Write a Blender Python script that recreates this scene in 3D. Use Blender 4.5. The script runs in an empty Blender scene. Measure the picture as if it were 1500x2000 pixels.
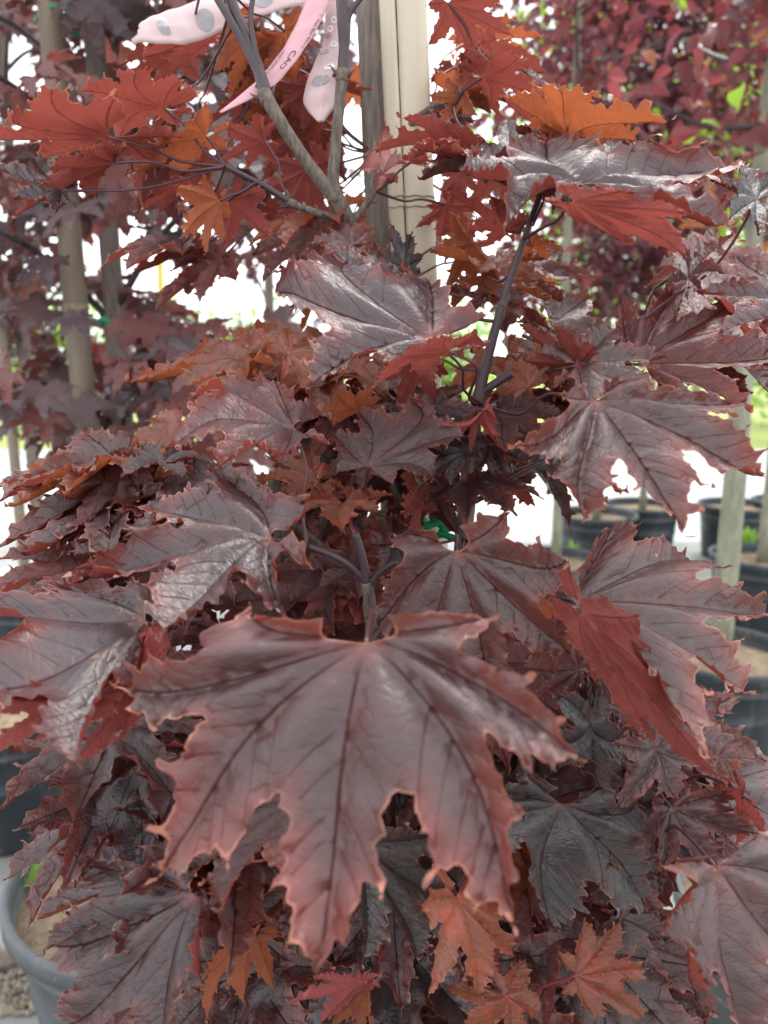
import bpy, math, random
import numpy as np
from mathutils import Vector, Matrix, geometry

# ------------------------------------------------------------------ camera, sky, sun, exposure
SC = bpy.context.scene
COL = SC.collection
R = math.radians
F, PITCH = 1504.0, R(11.3)
CAM = Vector((0, 0, 1.1))
FW = Vector((0, math.cos(PITCH), -math.sin(PITCH)))
RT = Vector((1, 0, 0))
UP = Vector((0, math.sin(PITCH), math.cos(PITCH)))


def un(px, py, d):
    """point seen at photo pixel (px, py), d metres in front of the camera"""
    px, py, d = float(px), float(py), float(d)
    return CAM + d * (FW + RT * ((px - 750) / F) + UP * ((1000 - py) / F))


def ground_at(px, py, z=0.0):
    v = FW + RT * ((px - 750) / F) + UP * ((1000 - py) / F)
    return CAM + v * ((z - CAM.z) / v.z)


cd = bpy.data.cameras.new('camera')
cam = bpy.data.objects.new('camera', cd)
COL.objects.link(cam)
cam.location = CAM
cam.rotation_euler = (math.pi / 2 - PITCH, 0, 0)
cd.sensor_fit = 'VERTICAL'
cd.sensor_height = 36
cd.lens = F / 2000 * 36
cd.clip_start, cd.clip_end = 0.02, 500
cd.dof.use_dof = True
cd.dof.focus_distance = 0.52
cd.dof.aperture_fstop = 6.6
SC.camera = cam

SUN_EL, SUN_AZ = R(66), R(25)          # behind the tree, a little to the right
world = bpy.data.worlds.new('World')
SC.world = world
world.use_nodes = True
wn = world.node_tree
bg = wn.nodes['Background']
sky = wn.nodes.new('ShaderNodeTexSky')
sky.sky_type = 'NISHITA'
sky.sun_disc = False
sky.sun_elevation, sky.sun_rotation = SUN_EL, SUN_AZ
sky.air_density, sky.dust_density, sky.ozone_density = 1.0, 3.0, 1.0
hs = wn.nodes.new('ShaderNodeHueSaturation')      # thin high cloud: the sky is nearly white
hs.inputs['Saturation'].default_value = 0.22
wn.links.new(sky.outputs[0], hs.inputs['Color'])
cl = wn.nodes.new('ShaderNodeMix')                # overcast: an even cloud layer over it
cl.data_type = 'RGBA'
cl.inputs[0].default_value = 0.65
cl.inputs[7].default_value = (6.6, 6.9, 7.1, 1)
wn.links.new(hs.outputs[0], cl.inputs[6])
wn.links.new(cl.outputs[2], bg.inputs['Color'])
bg.inputs['Strength'].default_value = 0.15

sl = bpy.data.lights.new('sun', 'SUN')
sl.energy, sl.angle, sl.color = 1.0, R(20), (1.0, 0.96, 0.9)
so = bpy.data.objects.new('sun', sl)
COL.objects.link(so)
sd = Vector((math.sin(SUN_AZ) * math.cos(SUN_EL), math.cos(SUN_AZ) * math.cos(SUN_EL), math.sin(SUN_EL)))
so.rotation_euler = (-sd).to_track_quat('-Z', 'Y').to_euler()
so.location = sd * 20

vs = SC.view_settings
vs.view_transform, vs.look, vs.gamma, vs.exposure = 'Standard', 'None', 1.0, 1.48
vs.use_curve_mapping = False
SC.render.engine = 'CYCLES'
SC.cycles.use_denoising = True
SC.cycles.max_bounces = 5
SC.cycles.diffuse_bounces = 4
SC.cycles.glossy_bounces = 2
SC.cycles.transmission_bounces = 4
SC.cycles.use_adaptive_sampling = True
SC.cycles.adaptive_threshold = 0.03
SC.cycles.transparent_max_bounces = 6
SC.cycles.sample_clamp_indirect = 8
SC.cycles.caustics_reflective = SC.cycles.caustics_refractive = False


# ------------------------------------------------------------------ helpers
def tag(o, label=None, cat=None, group=None, kind=None):
    for k, v in (('label', label), ('category', cat), ('group', group), ('kind', kind)):
        if v:
            o[k] = v
    return o


def obj(name, me, parent=None, loc=None):
    o = bpy.data.objects.new(name, me)
    COL.objects.link(o)
    if loc is not None:
        o.location = loc
    if parent:
        o.parent = parent
    return o


def thing(name, label, cat, loc=(0, 0, 0), group=None):
    return tag(obj(name, None, None, loc), label, cat, group)


def mesh(name, V, Fc, mat, smooth=True):
    me = bpy.data.meshes.new(name)
    me.from_pydata([tuple(v) for v in V], [], [tuple(f) for f in Fc])
    if smooth:
        me.polygons.foreach_set('use_smooth', [True] * len(me.polygons))
    me.materials.append(mat)
    me.update()
    return me


def tube(pts, rad, n=8, cap=True, base=0):
    """vertices and faces of a tapered tube through pts"""
    P = [Vector(p) for p in pts]
    V, Fc = [], []
    ref = Vector((0.31, 0.95, 0.11)).normalized()
    for i, p in enumerate(P):
        t = (P[min(i + 1, len(P) - 1)] - P[max(i - 1, 0)]).normalized()
        a = t.cross(ref)
        if a.length < 1e-4:
            a = t.cross(Vector((1, 0, 0)))
        a.normalize()
        b = t.cross(a)
        r = rad[i] if hasattr(rad, '__len__') else rad
        for k in range(n):
            an = 2 * math.pi * k / n
            V.append(p + (a * math.cos(an) + b * math.sin(an)) * r)
    for i in range(len(P) - 1):
        for k in range(n):
            k2 = (k + 1) % n
            Fc.append((base + i * n + k, base + i * n + k2, base + (i + 1) * n + k2, base + (i + 1) * n + k))
    if cap:
        Fc.append(tuple(base + k for k in reversed(range(n))))
        Fc.append(tuple(base + (len(P) - 1) * n + k for k in range(n)))
    return V, Fc


def smooth_path(pts, rad, sub=5):
    """Catmull-Rom through points with radii"""
    P = [Vector(p) for p in pts]
    Q, S = [], []
    for i in range(len(P) - 1):
        p0, p1, p2, p3 = P[max(i - 1, 0)], P[i], P[i + 1], P[min(i + 2, len(P) - 1)]
        for k in range(sub):
            t = k / sub
            Q.append(0.5 * ((2 * p1) + (p2 - p0) * t + (2 * p0 - 5 * p1 + 4 * p2 - p3) * t * t + (3 * p1 - p0 - 3 * p2 + p3) * t ** 3))
            S.append(rad[i] * (1 - t) + rad[i + 1] * t)
    Q.append(P[-1])
    S.append(rad[-1])
    return Q, S


# ------------------------------------------------------------------ materials
def newmat(name):
    m = bpy.data.materials.new(name)
    m.use_nodes = True
    nt = m.node_tree
    return m, nt, nt.nodes['Principled BSDF'], nt.nodes, nt.links


def mathn(nt, op, a, b=None, clamp=False):
    n = nt.nodes.new('ShaderNodeMath')
    n.operation = op
    n.use_clamp = clamp
    for i, x in enumerate((a, b)):
        if x is None:
            continue
        if isinstance(x, (int, float)):
            n.inputs[i].default_value = x
        else:
            nt.links.new(x, n.inputs[i])
    return n.outputs[0]


def mixc(nt, fac, a, b, blend='MIX'):
    n = nt.nodes.new('ShaderNodeMix')
    n.data_type = 'RGBA'
    n.blend_type = blend
    for sock, x in ((n.inputs[0], fac), (n.inputs[6], a), (n.inputs[7], b)):
        if isinstance(x, (int, float)):
            sock.default_value = x
        elif isinstance(x, tuple):
            sock.default_value = x if len(x) == 4 else (*x, 1)
        else:
            nt.links.new(x, sock)
    return n.outputs[2]


def noise(nt, vec, scale, detail=3, rough=0.55):
    n = nt.nodes.new('ShaderNodeTexNoise')
    n.inputs['Scale'].default_value = scale
    n.inputs['Detail'].default_value = detail
    n.inputs['Roughness'].default_value = rough
    if vec is not None:
        nt.links.new(vec, n.inputs['Vector'])
    return n.outputs[0]


def ramp(nt, fac, stops):
    n = nt.nodes.new('ShaderNodeMapRange')
    n.interpolation_type = 'SMOOTHSTEP'
    n.inputs['From Min'].default_value, n.inputs['From Max'].default_value = stops
    nt.links.new(fac, n.inputs['Value'])
    return n.outputs[0]


def leaf_mat(name, top, under, trans, tfac, rough=0.38, edge=(0.5, 0.19, 0.11), vein=(0.05, 0.010, 0.012), spec=0.9, bump=0.6, rust=0.0, var=0.35):
    m, nt, bs, N, L = newmat(name)
    uv = N.new('ShaderNodeUVMap').outputs[0]
    at = N.new('ShaderNodeAttribute')
    at.attribute_name = 'lf'
    sp = N.new('ShaderNodeSeparateColor')
    L.new(at.outputs['Color'], sp.inputs[0])
    dm, de, ds = sp.outputs[0], sp.outputs[1], sp.outputs[2]      # distances to main vein, margin, side vein
    oi = N.new('ShaderNodeObjectInfo')
    rnd = oi.outputs['Random']
    geo = N.new('ShaderNodeNewGeometry')
    off = N.new('ShaderNodeVectorMath')
    off.operation = 'ADD'
    cb = N.new('ShaderNodeCombineXYZ')
    L.new(mathn(nt, 'MULTIPLY', rnd, 37.0), cb.inputs[0])
    L.new(mathn(nt, 'MULTIPLY', rnd, 91.0), cb.inputs[1])
    L.new(uv, off.inputs[0])
    L.new(cb.outputs[0], off.inputs[1])
    uvo = off.outputs[0]
    n1 = noise(nt, uvo, 3.2, 2)
    n2 = noise(nt, uvo, 22, 2)
    # blade colour, upper face
    red = tuple(min(1, c * k) for c, k in zip(top, (2.1, 1.0, 0.9)))
    c = mixc(nt, ramp(nt, n1, (0.42, 0.75)), top, red)
    c = mixc(nt, mathn(nt, 'MULTIPLY', n2, var), c, tuple(x * 0.45 for x in top))
    # redder towards the margin, in patches
    c = mixc(nt, mathn(nt, 'MULTIPLY', mathn(nt, 'MULTIPLY', ramp(nt, de, (0.11, 0.0)), ramp(nt, n1, (0.25, 0.6))), 0.75), c, tuple(x * y for x, y in zip(under, (0.75, 0.55, 0.5))))
    ln = N.new('ShaderNodeVectorMath')
    ln.operation = 'LENGTH'
    L.new(uv, ln.inputs[0])
    rad_ = ln.outputs['Value']
    mv = mathn(nt, 'MULTIPLY', ramp(nt, dm, (0.0095, 0.002)), ramp(nt, rad_, (0.02, 0.16)))
    c = mixc(nt, mathn(nt, 'MULTIPLY', mv, 0.9), c, vein)
    sv = mathn(nt, 'MULTIPLY', ramp(nt, ds, (0.0065, 0.001)), ramp(nt, rad_, (0.05, 0.2)))
    c = mixc(nt, mathn(nt, 'MULTIPLY', sv, 0.35), c, vein)
    if rust > 0:
        n3 = noise(nt, uvo, 5.0, 3, 0.6)
        c = mixc(nt, ramp(nt, n3, (0.74 - rust, 0.80 - rust)), c, (0.42, 0.16, 0.05))
    c = mixc(nt, mathn(nt, 'MULTIPLY', ramp(nt, rad_, (0.06, 0.0)), 0.7), c, (0.26, 0.07, 0.05))
    c = mixc(nt, mathn(nt, 'MULTIPLY', ramp(nt, noise(nt, uvo, 1.3, 2), (0.4, 0.7)), 0.55), c, tuple(x * k for x, k in zip(top, (0.45, 0.5, 0.6))))
    # under face
    u = mixc(nt, mathn(nt, 'MULTIPLY', n1, 0.6), under, tuple(x * 0.55 for x in under))
    u = mixc(nt, mathn(nt, 'MULTIPLY', mv, 0.6), u, tuple(x * 0.4 for x in under))
    u = mixc(nt, mathn(nt, 'MULTIPLY', sv, 0.3), u, tuple(x * 0.5 for x in under))
    c = mixc(nt, geo.outputs['Backfacing'], c, u)
    ed = mathn(nt, 'MULTIPLY', ramp(nt, de, (0.010, 0.002)), ramp(nt, noise(nt, uvo, 7, 2), (0.35, 0.62)))
    c = mixc(nt, mathn(nt, 'MULTIPLY', ed, 0.55), c, edge)  # bright backlit look of the thin margin, mixed into the colour
    hv = N.new('ShaderNodeHueSaturation')
    L.new(c, hv.inputs['Color'])
    L.new(mathn(nt, 'ADD', mathn(nt, 'MULTIPLY', rnd, 0.5), 0.75), hv.inputs['Value'])
    c = hv.outputs[0]
    L.new(c, bs.inputs['Base Color'])
    rr = mathn(nt, 'ADD', mathn(nt, 'MULTIPLY', n2, 0.25), rough - 0.1)
    L.new(mathn(nt, 'ADD', rr, mathn(nt, 'MULTIPLY', geo.outputs['Backfacing'], 0.2)), bs.inputs['Roughness'])
    L.new(mathn(nt, 'MULTIPLY', mathn(nt, 'SUBTRACT', 1.0, mathn(nt, 'MULTIPLY', mathn(nt, 'MAXIMUM', mv, mathn(nt, 'MULTIPLY', sv, 0.6)), 0.85)), mathn(nt, 'MULTIPLY', mathn(nt, 'SUBTRACT', 1.0, mathn(nt, 'MULTIPLY', geo.outputs['Backfacing'], 0.65)), spec)), bs.inputs['Specular IOR Level'])
    # fine relief: side veins and the net of small veins
    vo = N.new('ShaderNodeTexVoronoi')
    vo.feature = 'DISTANCE_TO_EDGE'
    vo.inputs['Scale'].default_value = 24
    wob = N.new('ShaderNodeVectorMath')
    wob.operation = 'MULTIPLY_ADD'
    nz = N.new('ShaderNodeTexNoise')
    nz.inputs['Scale'].default_value = 9
    L.new(uvo, nz.inputs['Vector'])
    L.new(nz.outputs['Color'], wob.inputs[0])
    wob.inputs[1].default_value = (0.06, 0.06, 0)
    L.new(uvo, wob.inputs[2])
    L.new(wob.outputs[0], vo.inputs['Vector'])
    h = mathn(nt, 'ADD', mathn(nt, 'MULTIPLY', noise(nt, uvo, 38, 2), 0.22), mathn(nt, 'MULTIPLY', mathn(nt, 'MINIMUM', vo.outputs['Distance'], 0.14), 0.75))
    h = mathn(nt, 'ADD', h, mathn(nt, 'MULTIPLY', mathn(nt, 'MINIMUM', ds, 0.007), 22.0))
    h = mathn(nt, 'ADD', h, mathn(nt, 'MULTIPLY', mathn(nt, 'MINIMUM', dm, 0.011), 26.0))
    bp = N.new('ShaderNodeBump')
    bp.inputs['Strength'].default_value = bump
    bp.inputs['Distance'].default_value = 0.0025
    L.new(h, bp.inputs['Height'])
    L.new(bp.outputs[0], bs.inputs['Normal'])
    tr = N.new('ShaderNodeBsdfTranslucent')
    tc = mixc(nt, mathn(nt, 'MULTIPLY', n1, 0.7), trans, tuple(x * 0.45 for x in trans))
    tc = mixc(nt, mathn(nt, 'MULTIPLY', mv, 0.8), tc, tuple(x * 0.25 for x in trans))
    tc = mixc(nt, mathn(nt, 'MULTIPLY', ed, 0.5), tc, (0.7, 0.33, 0.18))
    L.new(tc, tr.inputs['Color'])
    L.new(bp.outputs[0], tr.inputs['Normal'])
    mx = N.new('ShaderNodeMixShader')
    mx.inputs[0].default_value = tfac
    L.new(bs.outputs[0], mx.inputs[1])
    L.new(tr.outputs[0], mx.inputs[2])
    L.new(mx.outputs[0], N['Material Output'].inputs['Surface'])
    return m


def bark_mat(name, c1, c2, scale=60, stretch=0.15, rough=0.8, bump=0.5, dist=0.002):
    m, nt, bs, N, L = newmat(name)
    tc = N.new('ShaderNodeTexCoord')
    mp = N.new('ShaderNodeMapping')
    mp.inputs['Scale'].default_value = (1, 1, stretch)
    L.new(tc.outputs['Object'], mp.inputs[0])
    a = noise(nt, mp.outputs[0], scale, 6, 0.65)
    b = noise(nt, tc.outputs['Object'], scale * 0.15, 3)
    c = mixc(nt, ramp(nt, a, (0.3, 0.7)), c1, c2)
    c = mixc(nt, mathn(nt, 'MULTIPLY', b, 0.5), c, tuple(x * 0.5 for x in c1))
    L.new(c, bs.inputs['Base Color'])
    bs.inputs['Roughness'].default_value = rough
    bp = N.new('ShaderNodeBump')
    bp.inputs['Strength'].default_value = bump
    bp.inputs['Distance'].default_value = dist
    L.new(a, bp.inputs['Height'])
    L.new(bp.outputs[0], bs.inputs['Normal'])
    return m


def plain_mat(name, col, rough=0.5, var=0.3, scale=12, spec=0.5, bump=0.0, col2=None, trans=None, coord='Object', sheen=None):
    m, nt, bs, N, L = newmat(name)
    tc = N.new('ShaderNodeTexCoord')
    a = noise(nt, tc.outputs[coord], scale, 5, 0.6)
    c = mixc(nt, mathn(nt, 'MULTIPLY', ramp(nt, a, (0.3, 0.75)), var if col2 is None else 1.0), col, col2 or tuple(x * 0.4 for x in col))
    L.new(c, bs.inputs['Base Color'])
    bs.inputs['Roughness'].default_value = rough
    bs.inputs['Specular IOR Level'].default_value = spec
    if bump:
        bp = N.new('ShaderNodeBump')
        bp.inputs['Strength'].default_value = bump
        bp.inputs['Distance'].default_value = 0.01
        L.new(noise(nt, tc.outputs[coord], scale * 5, 4), bp.inputs['Height'])
        L.new(bp.outputs[0], bs.inputs['Normal'])
    if trans:
        tr = N.new('ShaderNodeBsdfTranslucent')
        tr.inputs['Color'].default_value = (*trans[:3], 1)
        mx = N.new('ShaderNodeMixShader')
        mx.inputs[0].default_value = trans[3]
        L.new(bs.outputs[0], mx.inputs[1])
        L.new(tr.outputs[0], mx.inputs[2])
        L.new(mx.outputs[0], N['Material Output'].inputs['Surface'])
    return m


LM = {
    'dark': leaf_mat('leaf_dark', (0.034, 0.013, 0.016), (0.20, 0.040, 0.036), (0.42, 0.075, 0.055), 0.17, 0.45, vein=(0.034, 0.008, 0.009), rust=0.02),
    'brown': leaf_mat('leaf_brown', (0.046, 0.019, 0.019), (0.21, 0.043, 0.036), (0.44, 0.09, 0.055), 0.17, 0.47, vein=(0.050, 0.011, 0.011), rust=0.04),
    'black': leaf_mat('leaf_black', (0.024, 0.018, 0.019), (0.11, 0.028, 0.028), (0.3, 0.06, 0.05), 0.10, 0.38, vein=(0.055, 0.036, 0.033)),
    'red': leaf_mat('leaf_red', (0.075, 0.023, 0.024), (0.24, 0.046, 0.038), (0.44, 0.095, 0.070), 0.32, 0.46),
    'orange': leaf_mat('leaf_orange', (0.25, 0.072, 0.036), (0.28, 0.080, 0.038), (0.62, 0.16, 0.060), 0.36, 0.36, vein=(0.30, 0.12, 0.07)),
    'pink': leaf_mat('leaf_pink', (0.32, 0.09, 0.08), (0.36, 0.075, 0.075), (0.6, 0.12, 0.1), 0.28, 0.40, vein=(0.36, 0.15, 0.12)),
}
M_PET = plain_mat('petiole_skin', (0.075, 0.022, 0.032), 0.35, 0.5, 40)
M_PETRED = plain_mat('petiole_red', (0.24, 0.03, 0.04), 0.35, 0.4, 40)
M_SHOOT = bark_mat('shoot_bark', (0.065, 0.036, 0.043), (0.032, 0.018, 0.022), 45, 0.2, 0.45, 0.2, 0.001)
M_TWIG = bark_mat('twig_bark', (0.22, 0.17, 0.14), (0.06, 0.045, 0.04), 330, 0.22, 0.8, 1.0, 0.002)
M_TRUNK = bark_mat('trunk_bark', (0.30, 0.25, 0.215), (0.11, 0.09, 0.08), 260, 0.13, 0.85, 1.0, 0.002)
M_TRUNK2 = bark_mat('pale_trunk_bark', (0.36, 0.35, 0.25), (0.18, 0.18, 0.13), 50, 0.3, 0.8, 0.4, 0.003)

# ------------------------------------------------------------------ the leaf: outline, veins, triangles
TIPA = {0: (0, 1.0), 1: (41, 0.95), 2: (85, 0.80), 3: (131, 0.46)}
SINA = {1: (19.5, 0.48), 2: (63, 0.44), 3: (108, 0.31)}


def pol(a, r):
    return np.array([math.sin(R(a)) * r, math.cos(R(a)) * r])


def inside(P, poly):
    x, y = P[:, 0], P[:, 1]
    res = np.zeros(len(P), bool)
    j = len(poly) - 1
    for i in range(len(poly)):
        xi, yi = poly[i]
        xj, yj = poly[j]
        c = ((yi > y) != (yj > y)) & (x < (xj - xi) * (y - yi) / (yj - yi + 1e-12) + xi)
        res ^= c
        j = i
    return res


def resample(P, step, closed=True):
    P = np.asarray(P)
    if closed:
        P = np.vstack([P, P[:1]])
    d = np.r_[0, np.cumsum(np.linalg.norm(np.diff(P, axis=0), axis=1))]
    n = max(3, int(round(d[-1] / step)))
    s = np.linspace(0, d[-1], n, endpoint=not closed)
    return np.c_[np.interp(s, d, P[:, 0]), np.interp(s, d, P[:, 1])]


def nearest(P, Q):
    """index of and distance to the nearest of Q for each P"""
    idx = np.empty(len(P), int)
    dd = np.empty(len(P))
    for a in range(0, len(P), 400):
        D = ((P[a:a + 400, None, :] - Q[None]) ** 2).sum(2)
        k = D.argmin(1)
        idx[a:a + 400] = k
        dd[a:a + 400] = np.sqrt(D[np.arange(len(k)), k])
    return idx, dd


def make_template(seed, step, grid, crinkle=True, teeth=True):
    rg = np.random.RandomState(seed)
    tips, sins = {}, {}
    for i in range(-3, 4):
        a, r = TIPA[abs(i)]
        tips[i] = pol(math.copysign(a, i) + rg.uniform(-3, 3), r * rg.uniform(0.90, 1.10))
    for i in (-3, -2, -1, 1, 2, 3):
        a, r = SINA[abs(i)]
        sins[i] = pol(math.copysign(a, i) + rg.uniform(-2, 2), r * rg.uniform(0.88, 1.12))
    baseL, baseR = pol(-157, 0.17), pol(157, 0.17)

    def arc(a, b, sag, n=7):
        a, b = np.asarray(a), np.asarray(b)
        d = b - a
        nrm = np.array([d[1], -d[0]])
        return [a + d * t + nrm * sag * 4 * t * (1 - t) for t in np.linspace(0, 1, n)[:-1]]

    def flank(S, T, side, small):
        """points from the sinus S to the tip T; side = +1 when the inside of the lobe lies to the left"""
        e = T / np.linalg.norm(T)
        p = np.array([-e[1], e[0]])
        tS, wS = S @ e, S @ p
        Ln = np.linalg.norm(T) - tS
        j = lambda s=0.12: 1 + rg.uniform(-s, s)
        loc = [(tS, wS)]
        if small:
            loc += [(tS + 0.50 * Ln * j(), wS * 0.75 * j()), (tS + 0.53 * Ln, wS * 0.55), (tS + Ln, 0)]
        else:
            loc += [(tS + 0.24 * Ln * j(), wS * 0.98 * j(0.05)), (tS + 0.25 * Ln, wS * 0.90), (tS + 0.50 * Ln * j(), wS * 1.30 * j()), (tS + 0.47 * Ln * j(0.03), wS * 0.74 * j()),
                    (tS + 0.76 * Ln * j(0.05), wS * 0.62 * j()), (tS + 0.745 * Ln, wS * 0.32 * j()), (tS + Ln * 1.03, 0)]
        return [e * t + p * w for t, w in loc]

    seq = []
    order = list(range(-3, 4))
    for k, i in enumerate(order):
        T = tips[i]
        if i == 0:
            S0, S1 = sins[-1], sins[1]
        elif i < 0:
            S0, S1 = (baseL if i == -3 else sins[i - 1]), sins[i]
        else:
            S0, S1 = sins[i], (baseR if i == 3 else sins[i + 1])
        up = flank(S0, T, 1, abs(i) == 3)
        dn = flank(S1, T, -1, abs(i) == 3)[::-1]
        seq += up[:-1] + dn
    pts = [np.array([-0.012, -0.005])] + arc((-0.012, -0.005), baseL, 0.25)[1:]
    sag = 0.10
    for a, b in zip(seq[:-1], seq[1:]):
        n = 7 if np.linalg.norm(b - a) > 0.06 else 3
        pts += arc(a, b, sag if n == 7 else 0.03, n) if np.linalg.norm(b - a) > 1e-6 else []
    pts += arc(baseR, (0.012, -0.005), 0.25) + [np.array([0.012, -0.005])]
    O = resample(pts, step)
    arcl = np.arange(len(O)) * step
    if crinkle:
        t = np.roll(O, -1, 0) - np.roll(O, 1, 0)
        t /= np.linalg.norm(t, axis=1)[:, None] + 1e-9
        nr = np.c_[t[:, 1], -t[:, 0]]
        rr = np.linalg.norm(O, axis=1)
        amp = 0.0075 * np.clip((rr - 0.1) / 0.3, 0, 1)
        wob = sum(np.sin(arcl * f + rg.uniform(0, 6.3)) * a for f, a in ((95, 0.7), (57, 0.8), (150, 0.5), (31, 0.6)))
        O = O + nr * (amp * wob)[:, None]
    # veins
    mains, sides = [], []
    for i in range(-3, 4):
        T = tips[i]
        e = T / np.linalg.norm(T)
        p = np.array([-e[1], e[0]])
        ln = np.linalg.norm(T) * 0.97
        ts = np.linspace(0, 1, max(4, int(ln / (grid * 0.9))))
        bend = rg.uniform(-0.02, 0.02)
        ml = np.array([e * ln * t + p * bend * math.sin(math.pi * t) for t in ts])
        mains.append(ml)
        if abs(i) == 3:
            continue
        for t in np.arange(0.28, 0.93, 0.11):
            for sgn in (-1, 1):
                tt = t + rg.uniform(-0.03, 0.03)
                s0 = e * ln * tt + p * bend * math.sin(math.pi * tt)
                d = e * math.cos(R(44)) + p * sgn * math.sin(R(44))
                L0 = 0.10 + 0.22 * (1 - abs(t - 0.35))
                q = np.array([s0 + d * L0 * x + e * 0.16 * L0 * x * x for x in np.linspace(0, 1, 9)])
                sides.append(q)
    md = np.vstack([resample(m_, 0.006, False) for m_ in mains])
    sides2 = []
    for q in sides:
        ok = inside(q, O)
        oth = [np.linalg.norm(resample(m_, 0.02, False)[None] - q[:, None], axis=2).min(1) for m_ in mains]
        n = 0
        for k in range(len(q)):
            if not ok[k]:
                break
            n = k + 1
        near = np.array(oth).argmin(0)
        while n > 2 and near[n - 1] != near[1]:
            n -= 1
        if n >= 4:
            sides2.append(q[:n])
    sdv = np.vstack([resample(q, 0.006, False) for q in sides2])
    # points
    n0 = len(O)
    g = []
    yy = np.arange(-0.6, 1.15, grid * 0.87)
    for k, y in enumerate(yy):
        for x in np.arange(-1.1, 1.1, grid) + (grid / 2 if k % 2 else 0):
            g.append((x + rg.uniform(-.1, .1) * grid, y + rg.uniform(-.1, .1) * grid))
    g = np.array(g)
    g = g[inside(g, O)]
    od = resample(O, step / 2)
    g = g[nearest(g, od)[1] > grid * 0.45]
    verts = [Vector(v) for v in O]
    edges = [(k, (k + 1) % n0) for k in range(n0)]
    if teeth:
        t = np.roll(O, -1, 0) - np.roll(O, 1, 0)
        t /= np.linalg.norm(t, axis=1)[:, None] + 1e-9
        ring = O + np.c_[t[:, 1], -t[:, 0]] * -0.0
        for sgn in (1, -1):
            rg_ = O + np.c_[t[:, 1], -t[:, 0]] * 0.017 * sgn
            if inside(rg_, O).mean() > 0.5:
                ring = rg_
        keep = inside(ring, O) & (nearest(ring, od)[1] > 0.011)
        ring = ring[keep]
        g = g[nearest(g, ring)[1] > grid * 0.4]
        verts += [Vector(v) for v in ring]
        for ml in mains:
            b = len(verts)
            verts += [Vector(v) for v in ml]
            edges += [(b + k, b + k + 1) for k in range(len(ml) - 1)]
        for q in sides2:
            q = resample(q, grid * 0.9, False)
            b = len(verts)
            verts += [Vector(v) for v in q]
            edges += [(b + k, b + k + 1) for k in range(len(q) - 1)]
        vd = np.vstack([md, sdv])
        g = g[nearest(g, vd)[1] > grid * 0.4]
    verts += [Vector(v) for v in g]
    ov, oe, of, *_ = geometry.delaunay_2d_cdt(verts, edges, [], 0, 1e-5)
    V = np.array([tuple(v) for v in ov])
    T3 = np.array([f for f in of if len(f) == 3])
    cen = V[T3].mean(1)
    T3 = T3[inside(cen, O)]
    a, b, c = V[T3[:, 0]], V[T3[:, 1]], V[T3[:, 2]]
    cr = (b[:, 0] - a[:, 0]) * (c[:, 1] - a[:, 1]) - (b[:, 1] - a[:, 1]) * (c[:, 0] - a[:, 0])
    T3[cr < 0] = T3[cr < 0][:, ::-1]
    used = np.unique(T3)
    mp = -np.ones(len(V), int)
    mp[used] = np.arange(len(used))
    V, T3 = V[used], mp[T3]
    od2 = resample(O, 0.006)
    ei, de = nearest(V, od2)
    k = max(3, int(0.16 / 0.006))
    ker = np.hanning(2 * k + 1)
    ker /= ker.sum()
    sm = np.c_[[np.convolve(np.r_[od2[-k:, c], od2[:, c], od2[:k, c]], ker, 'valid') for c in (0, 1)]].T
    si, sdist = nearest(V, sm)
    sgn = np.where(inside(V, sm), 1.0, -1.0)
    out = (sm[si] - V) * sgn[:, None]
    out /= np.linalg.norm(out, axis=1)[:, None] + 1e-6
    dmv = nearest(V, md)[1]
    return dict(V=V, T=T3, dm=dmv, ds=np.maximum(nearest(V, sdv)[1], 0.014 - dmv), de=de, arc=ei * 0.006, sarc=si / len(sm), sd=sdist * sgn,
                out=out, tips=tips, sins=sins, per=len(od2) * 0.006)


def deform(t, rg, roll=0.6, fold=0.22, droop=0.08, ruffle=1.0, wave=0.035, quilt=1.0, rollw=0.11):
    V = t['V'].copy()
    dm, ds, de = t['dm'], t['ds'], t['de']
    r = np.linalg.norm(V, axis=1)
    w = np.zeros(len(V))
    dv = np.minimum(dm, ds)
    w += quilt * 0.026 * (1 - np.exp(-dv / 0.040))
    w += fold * np.minimum(dm, 0.22) + 0.042 * quilt * np.sin(np.clip(dm / 0.20, 0, 1) * math.pi * 0.8)
    w -= droop * r ** 2
    for _ in range(4):
        a = rg.uniform(0, 6.28)
        f = rg.uniform(2.5, 7)
        w += wave * np.sin(f * (V[:, 0] * math.cos(a) + V[:, 1] * math.sin(a)) + rg.uniform(0, 6.28)) * np.clip(r * 1.6, 0, 1) * 0.6
    # ruffled margin
    s = t['arc']
    am = ruffle * np.exp(-de / 0.045) * np.clip(r / 0.35, 0.15, 1)
    w += am * (0.012 * np.sin(s * 46 + rg.uniform(0, 6)) + 0.011 * np.sin(s * 27 + rg.uniform(0, 6)) + 0.007 * np.sin(s * 88 + rg.uniform(0, 6)))
    # margin rolled up in places
    q = t['sarc'] * 2 * math.pi
    c = sum(np.sin(q * f + rg.uniform(0, 6.28)) for f in (2, 3, 5, 7, 11)) / 2.6
    c = np.clip(c * 0.8 + (roll - 0.5) * 1.3, 0, 1) * np.clip((r - 0.15) / 0.25, 0, 1)
    sa = np.clip(rollw - t['sd'], 0, rollw * 2.0)
    kap = np.maximum(c * 2.9 / (rollw * 1.4), 1e-4)
    ang = sa * kap
    V = V + t['out'] * (np.sin(ang) / kap - sa)[:, None]
    w = w + (1 - np.cos(ang)) / kap
    return np.c_[V, w]


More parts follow.
